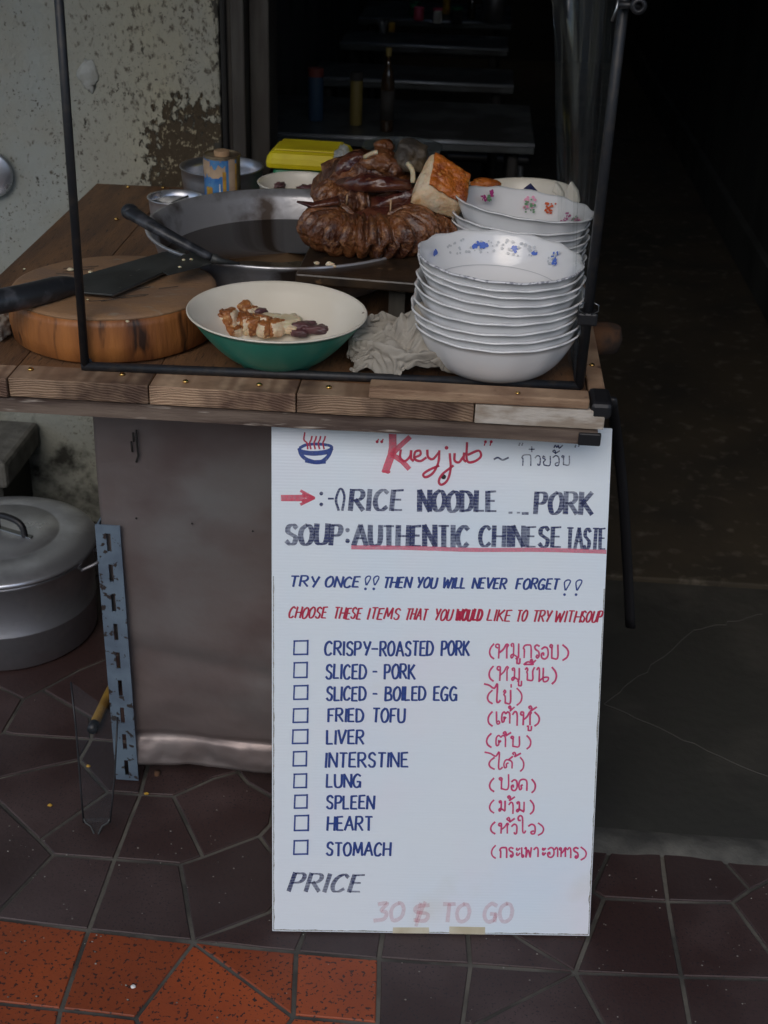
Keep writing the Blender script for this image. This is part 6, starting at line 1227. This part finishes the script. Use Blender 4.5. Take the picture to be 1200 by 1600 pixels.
def word(pen, txt, x0, x1, yt0, yb0, yt1=None, yb1=None, w=4, slant=.0, nib=None, gap=.22, double=False):
    yt1 = yt0 if yt1 is None else yt1; yb1 = yb0 if yb1 is None else yb1
    tot = sum(A_[c][0] for c in txt)+gap*(len(txt)-1); k = (x1-x0)/tot; x = x0
    for c in txt:
        wd, st = A_[c]; jx, jy, js = random.uniform(-.4,.4), random.uniform(-.7,.7), random.uniform(-.03,.03); sm = False
        for s_ in st:
            if s_ == '~': sm = True; continue
            P = []
            for (u, v) in s_:
                X = x+u*wd*k+jx; f = (X-x0)/(x1-x0); yt, yb = yt0+(yt1-yt0)*f, yb0+(yb1-yb0)*f
                P.append((X+(slant+js)*(v-.5)*(yb-yt), yb+(yt-yb)*v+jy))
            if double:
                pen.stroke(P, w, sm, nib); pen.stroke([(a+.8, b+.5) for a, b in P], w*.7, sm, nib)
            else: pen.stroke(P, w, sm, nib)
            sm = False
        x += (wd+gap)*k
NB = .38
p = Pen('lettering', M['ink_navy'], 'dark navy brush lettering RICE NOODLE PORK')
word(p, 'RICE', 549, 629, 766, 797, 766, 797, 8, .08, NB, gap=.34); word(p, 'NOODLE', 656, 775, 767, 798, 768, 799, 8, .02, NB, gap=.30)
word(p, 'PORK', 838, 925, 769, 801, 770, 803, 8, .06, NB, gap=.32); p.stroke([(529,797),(525,780),(532,763),(538,775),(535,797)], 4, True, NB); p.stroke([(513,779),(521,779)], 3)
p.dot(502, 771, 3); p.dot(502, 788, 3); p.stroke([(795,801),(800,801)], 3); p.stroke([(808,801),(812,801)], 2.5); p.stroke([(816,802),(825,802)], 4); p.done()
p = Pen('lettering', M['ink_navy'], 'dark navy brush lettering SOUP AUTHENTIC CHINESE TASTE')
word(p, 'SOUP', 448, 533, 820, 850, 820, 850, 8.4, .05, NB, gap=.32); p.dot(543, 828, 3.6); p.dot(543, 845, 3.6)
word(p, 'AUTHENTIC', 553, 731, 821, 851, 822, 854, 8.2, .02, NB, gap=.32); word(p, 'CHINESE', 750, 876, 822, 853, 824, 855, 7, .02, NB, gap=.34); word(p, 'TASTE', 886, 946, 825, 857, 826, 858, 5.6, .05, NB, gap=.3); p.done()
p = Pen('underline', M['ink_line']); p.stroke([(550,855),(640,856),(740,859),(850,859),(946,862)], 6.5); p.done()
p = Pen('lettering', M['ink_blue'], 'blue line TRY ONCE THEN YOU WILL NEVER FORGET')
for t_, a, b_ in (('TRY',454,497),('ONCE',509,561),('THEN',600,642),('YOU',652,682),('WILL',693,727),('NEVER',739,791),('FORGET',808,873)):
    f = lambda x: (x-451)/450*4.5
    word(p, t_, a, b_, 900+f(a), 916+f(a), 900+f(b_), 916+f(b_), 3.3, .22, .7, gap=.3, double=True)
for x, y in ((572,900),(585,900),(883,906),(901,906)):
    s = 1 if x < 700 else 1.15
    p.stroke([(x,y+14*s),(x-1,y+4),(x+4*s,y),(x+7*s,y+3),(x+1,y+14*s)], 2.2, True); p.dot(x-1, y+20*s, 2.2)
p.done()
p = Pen('lettering', M['ink_red'], 'red line CHOOSE THESE ITEMS THAT YOU WOULD LIKE TO TRY WITH SOUP')
for t_, a, b_ in (('CHOOSE',453,510),('THESE',523,564),('ITEMS',576,624),('THAT',635,667),('YOU',680,706),('WOULD',713,753),('LIKE',763,798),('TO',808,823),('TRY',833,861),('WITH',868,907),('SOUP',909,940)):
    f = lambda x: (x-450)/490*7
    word(p, t_, a, b_, 948+f(a), 965+f(a), 948+f(b_), 965+f(b_), 2.6 if t_ != 'WOULD' else 3.8, .25, .7, gap=.3, double=True)
p.done()
items = [((459,1000,481,1023),[('CRISPY',508,578,1002,1023),('-',581,590,1002,1024),('ROASTED',594,677,1002,1024),('PORK',690,733,1002,1024)]),
 ((459,1034,480,1059),[('SLICED',510,572,1038,1060),('-',583,589,1038,1060),('PORK',601,648,1038,1060)]),
 ((459,1070,481,1093),[('SLICED',511,572,1073,1094),('-',583,589,1073,1095),('BOILED',602,665,1073,1094),('EGG',678,714,1073,1094)]),
 ((458,1106,481,1129),[('FRIED',513,568,1107,1127),('TOFU',583,632,1107,1128)]),
 ((457,1139,481,1162),[('LIVER',511,568,1141,1162)]), ((458,1173,479,1197),[('INTERSTINE',509,637,1176,1198)]),
 ((459,1208,479,1231),[('LUNG',511,564,1210,1230)]), ((460,1241,480,1263),[('SPLEEN',511,584,1243,1263)]),
 ((460,1273,482,1298),[('HEART',512,581,1276,1297)]), ((459,1312,481,1335),[('STOMACH',511,610,1316,1336)])]
for (x0, y0, x1, y1), ws in items:
    p = Pen('checkbox', M['ink_blue']); a = 1
    p.stroke([(x0+1,y0+1.5),(x0,y1)], 2.6, False); p.stroke([(x0,y1-.5),(x1,y1-1)], 2.6, False); p.stroke([(x1-.5,y1),(x1,y0)], 2.8, False); p.stroke([(x1,y0+1),(x0,y0+1.5)], 2.6, False); p.done()
    p = Pen('lettering', M['ink_blue'], 'blue menu item '+' '.join(w_[0] for w_ in ws if w_[0] != '-'))
    for t_, a, b_, yt, yb in ws: word(p, t_, a, b_, yt, yb, w=3.5, slant=.04, nib=.75, gap=.30, double=True)
    p.done()
p = Pen('lettering', M['ink_navy'], 'dark brush lettering PRICE'); word(p, 'PRICE', 456, 566, 1365, 1392, 1367, 1393, 7, .35, .35, gap=.36); p.done()
p = Pen('lettering', M['ink_faint'], 'faded pink lettering 30 $ TO GO')
word(p, '30', 588, 630, 1411, 1438, w=6, slant=.2); word(p, 'TO', 692, 733, 1412, 1439, w=6, slant=.1); word(p, 'GO', 757, 800, 1412, 1440, w=6, slant=.1)
p.stroke([(670,1414),(652,1416),(650,1424),(668,1428),(664,1438),(647,1437)], 6); p.stroke([(664,1409),(650,1446)], 5); p.stroke([(657,1411),(650,1440)], 5); p.done()
# arrow
p = Pen('arrow', M['ink_rose']); p.stroke([(441,778),(475,778)], 10, False); p.stroke([(470,767),(491,778),(470,788)], 4.5, False); p.stroke([(473,773),(488,778),(473,784)], 6, False); p.done()
# bowl drawing
def c1(x, y): return (420+x/2.222, 660+y/2.222)
p = Pen('bowl_drawing', M['ink_blue'])
p.stroke([c1(*q) for q in ((108,88),(130,78),(170,75),(210,80),(218,90),(195,100),(150,104),(112,98),(106,90))], 4.5)
p.stroke([c1(*q) for q in ((106,92),(115,115),(135,130),(160,137),(185,135),(205,118),(217,92))], 6); p.stroke([c1(*q) for q in ((128,134),(160,140),(196,138))], 4.5); p.stroke([c1(*q) for q in ((118,108),(160,112),(208,106))], 3.5); p.done()
p = Pen('steam_drawing', M['ink_red'])
for k, x in enumerate((125,150,165,180,196)): p.stroke([c1(x, 35 if k == 0 else 48), c1(x-3, 60), c1(x+8 if k == 0 else x-8, 72), c1(x+10 if k == 0 else x-4, 92)], 2.6)
p.done()
# title
p = Pen('title_initial', M['ink_rose']); p.stroke([c1(*q) for q in ((430,45),(428,100),(405,170))], 12, nib=.5); p.stroke([c1(*q) for q in ((488,52),(452,85),(428,112))], 8); p.stroke([c1(*q) for q in ((430,112),(462,135),(486,160))], 8); p.stroke([c1(396,170), c1(420,172)], 4); p.done()
p = Pen('title_lettering', M['ink_red'])
for s_ in (((458,95),(456,122),(472,134),(490,118),(494,98)), ((494,98),(494,125),(502,133)), ((505,122),(526,112),(524,98),(508,103),(506,126),(526,134),(546,122)),
           ((550,96),(553,120),(570,127),(590,104)), ((592,98),(588,140),(570,175),(545,190),(536,180),(556,165),(590,150)),
           ((628,108),(631,160),(620,200),(600,216),(590,205),(602,180),(640,150)), ((645,108),(645,132),(660,138),(676,118)), ((678,106),(677,128),(684,136)),
           ((688,70),(688,132),(712,136),(736,118),(728,98),(692,112))):
    p.stroke([c1(*q) for q in s_], 3.8)
p.dot(*c1(617, 88), 3)
for x, y in ((376,64),(392,64),(752,64),(772,64)): 
    p.dot(*c1(x, y+3), 2.4); p.stroke([c1(x, y+3), c1(x+(-4 if x > 700 else 5), y+(16 if x > 700 else -6))], 2)
p.done()
p = Pen('tilde', M['ink_navy']); p.stroke([c1(*q) for q in ((782,128),(795,122),(812,130),(832,122))], 2.8); p.done()
TH_ = {
 'ห': [[(.2,.72),(.06,.8),(.1,.96),(.28,.95),(.3,.78),(.26,0)], [(.26,.35),(.6,.62),(.82,.96),(.96,.9),(.86,.72),(.85,0)]],
 'ม': [[(.15,.78),(.08,.92),(.25,.98),(.34,.85),(.3,.2),(.12,.02),(.04,.16),(.28,.26),(.84,.02)], [(.84,.1),(.86,.97)]],
 'ก': [[(.1,0),(.12,.62),(.02,.74),(.2,.96),(.62,1),(.9,.88),(.92,0)]], 'ร': [[(.92,.9),(.5,1),(.15,.86),(.3,.66),(.78,.5),(.88,.2),(.6,.02),(.4,.12),(.6,.26)]],
 'อ': [[(.1,.82),(.5,1),(.9,.85),(.95,.3),(.6,0),(.15,.08),(.08,.4),(.34,.5),(.36,.3)]], 'บ': [[(.22,.76),(.06,.86),(.14,.98),(.3,.92),(.26,.7),(.24,.05)], [(.24,.05),(.84,.05),(.88,.97)]],
 'ป': [[(.22,.6),(.06,.7),(.14,.78),(.3,.72),(.26,.5),(.24,.05)], [(.24,.05),(.84,.05),(.9,1.0)]],
 'ช': [[(.05,.8),(.2,.92),(.3,.78),(.2,.62),(.26,.5),(.25,.05)], [(.25,.05),(.8,.05),(.82,.66),(1,.95)]], 'น': [[(.08,.82),(.2,.98),(.28,.8),(.25,.0)], [(.25,.05),(.6,.28),(.95,.3),(.9,.08),(.65,.0),(.56,.2),(.58,.95)]],
 'ข': [[(.12,.82),(.24,.98),(.36,.84),(.16,.66),(.3,.5),(.3,.05)], [(.3,.05),(.85,.05),(.9,.97)]], 'ต': [[(.5,.52),(.38,.4),(.3,.56),(.3,.2),(.1,.1),(.04,.4),(.1,.8),(.32,.97),(.5,.82),(.7,.97),(.92,.78),(.92,0)]],
 'ด': [[(.45,.5),(.3,.42),(.34,.2),(.14,.08),(.05,.5),(.2,.9),(.6,1),(.92,.8),(.92,0)]], 'า': [[(.1,.78),(.5,1),(.86,.82),(.86,0)]],
 'ไ': [[(0,.97),(.3,.9),(.62,.74),(.82,.97),(.78,.1),(.9,.02),(1,.12)]], 'ใ': [[(.36,.72),(.14,.74),(.1,.9),(.35,1),(.6,.85),(.62,.1),(.82,.0),(.96,.12)]],
 'เ': [[(.2,1),(.25,.12),(.6,.0),(.9,.1),(.7,.24),(.3,.16)]], 'ว': [[(.1,.76),(.5,1),(.9,.8),(.86,.1),(.6,0),(.5,.14)]], 'จ': [[(.06,.8),(.5,1),(.92,.75),(.88,.08),(.5,0),(.4,.2),(.75,.3)]],
 'พ': [[(.1,.86),(.2,1),(.28,.86),(.22,.0)], [(.22,0),(.5,.75),(.74,0)], [(.74,0),(.88,1)]], 'ะ': [[(.2,.95),(.06,.78),(.4,.7),(.95,.92)], [(.2,.4),(.06,.2),(.4,.1),(.95,.35)]],
 'ส': [[(.5,.45),(.3,.35),(.3,.1),(.1,.05),(.05,.4),(.3,.72),(.85,.55),(.88,0)], [(.5,.7),(.95,1)]], 'ย': [[(.3,.82),(.1,.95),(.06,.75),(.34,.6),(.12,.35),(.2,.05)], [(.2,.05),(.85,.05),(.9,.95)]],
 'ู': [[(.1,.9),(.34,.95),(.3,.1)], [(.3,.1),(.8,.1),(.88,.95)]], 'ิ': [[(0,.1),(.45,.95),(1,.2),(.1,.12)]], 'ั': [[(.3,.4),(.08,.7),(.3,.98),(.42,.6),(.4,.15)], [(.4,.15),(.98,.8)]],
 '้': [[(.2,.5),(.08,.8),(.3,.98),(.42,.55),(.3,.08)], [(.3,.08),(1,.8)]], '่': [[(.5,1),(.5,0)]], '๊': [[(.0,.3),(.15,.9),(.32,.4),(.5,.9),(.6,.2),(1,.9)]], '๋': [[(.5,1),(.5,0)], [(0,.5),(1,.5)]],
 '(': [[(1,1),(.3,.75),(0,.45),(.25,.18),(1,0)]], ')': [[(0,1),(.75,.75),(1,.5),(.75,.2),(0,0)]]}
def thai(pen, gl, ox, oy, sc, w=2.7):
    for ch, x0, x1, y0, y1 in gl:
        for s_ in TH_[ch]:
            pen.stroke([(ox+(x0+(x1-x0)*u)/sc, oy+(y1+(y0-y1)*v)/sc) for u, v in s_], w*random.uniform(.92, 1.1), True, None, n=5)
T3 = [[('(',150,190,155,295),('ห',200,330,155,290),('ม',345,435,150,290),('ู',390,440,290,342),('ก',465,545,165,285),('ร',565,620,165,290),('อ',630,700,185,295),('บ',710,800,160,295),(')',835,888,165,310)],
 [('(',145,185,365,505),('ห',215,330,365,500),('ม',355,440,380,500),('ู',405,455,502,550),('ช',480,570,370,500),('ิ',470,560,322,352),('้',530,582,300,345),('น',582,705,375,510),(')',735,775,375,530)],
 [('ไ',100,250,525,705),('(',130,175,590,715),('ข',270,355,585,715),('่',345,358,535,562),(')',405,452,570,730)],
 [('(',135,175,790,925),('เ',205,248,790,905),('ต',260,345,790,900),('้',325,382,738,790),('า',360,415,790,920),('ห',435,545,790,915),('้',512,590,738,788),('ู',495,548,925,970),(')',572,615,795,925)],
 [('(',122,165,995,1125),('ต',205,305,1010,1120),('ั',272,350,978,1022),('บ',345,440,1020,1120),(')',498,535,1015,1140)]]
T4 = [[('ไ',105,270,85,250),('(',145,195,140,250),('ส',280,370,130,240),('้',360,440,92,135),(')',438,470,140,270)],
 [('(',150,190,335,460),('ป',235,338,300,440),('อ',350,410,350,450),('ด',420,505,345,450),(')',545,578,345,470)],
 [('(',150,190,540,660),('ม',235,305,545,645),('้',315,385,500,548),('า',325,375,560,665),('ม',400,485,555,650),(')',530,565,540,670)],
 [('(',160,200,745,855),('ห',230,330,755,850),('ั',305,385,702,752),('ว',350,410,765,855),('ใ',410,490,685,845),('จ',510,580,765,855),(')',605,655,755,870)],
 [('(',168,205,965,1085),('ก',245,315,985,1080),('ร',325,375,985,1075),('ะ',400,435,985,1065),('เ',445,472,985,1075),('พ',472,550,985,1075),('า',560,610,985,1070),('ะ',645,675,985,1060),('อ',690,755,985,1075),('า',757,792,985,1070),('ห',800,870,985,1070),('า',875,915,985,1080),('ร',930,985,985,1085),(')',1005,1055,980,1100)]]
for gl in T3: p = Pen('thai_lettering', M['ink_pink']); thai(p, gl, 740, 980, 6); p.done()
for gl in T4: p = Pen('thai_lettering', M['ink_pink']); thai(p, gl, 740, 1160, 6); p.done()
p = Pen('thai_title', M['ink_navy'])
thai(p, [('ก',878,912,112,150),('๋',903,922,84,102),('ว',922,944,115,148),('ย',950,980,115,150),('จ',985,1009,115,150),('ั',984,1010,96,110),('๊',990,1020,78,92),('บ',1015,1047,115,148)], 420, 660, 2.222, 2.)
for x, y in ((868,80),(878,80),(1066,78),(1078,76)): p.stroke([c1(x, y), c1(x+(4 if x < 900 else -3), y-8 if x < 900 else y+8)], 2.2)
p.done()
# grime and tape
for q in (((614,1449),(670,1449),(671,1458.5),(613.5,1458)), ((702,1447.5),(758,1448.5),(758,1460),(702,1459))):
    g = G(); g.add([onb(*v, .00025) for v in q], [(0,1,2,3)]); bput('tape', g.v, g.f, M['tape'])
g = G(); g.add([onb(693+4*cos(a), 745+4*sin(a), .0003) for a in [k*pi/5 for k in range(10)]], [list(range(10))]); bput('screw_hole', g.v, g.f, M['soot'])
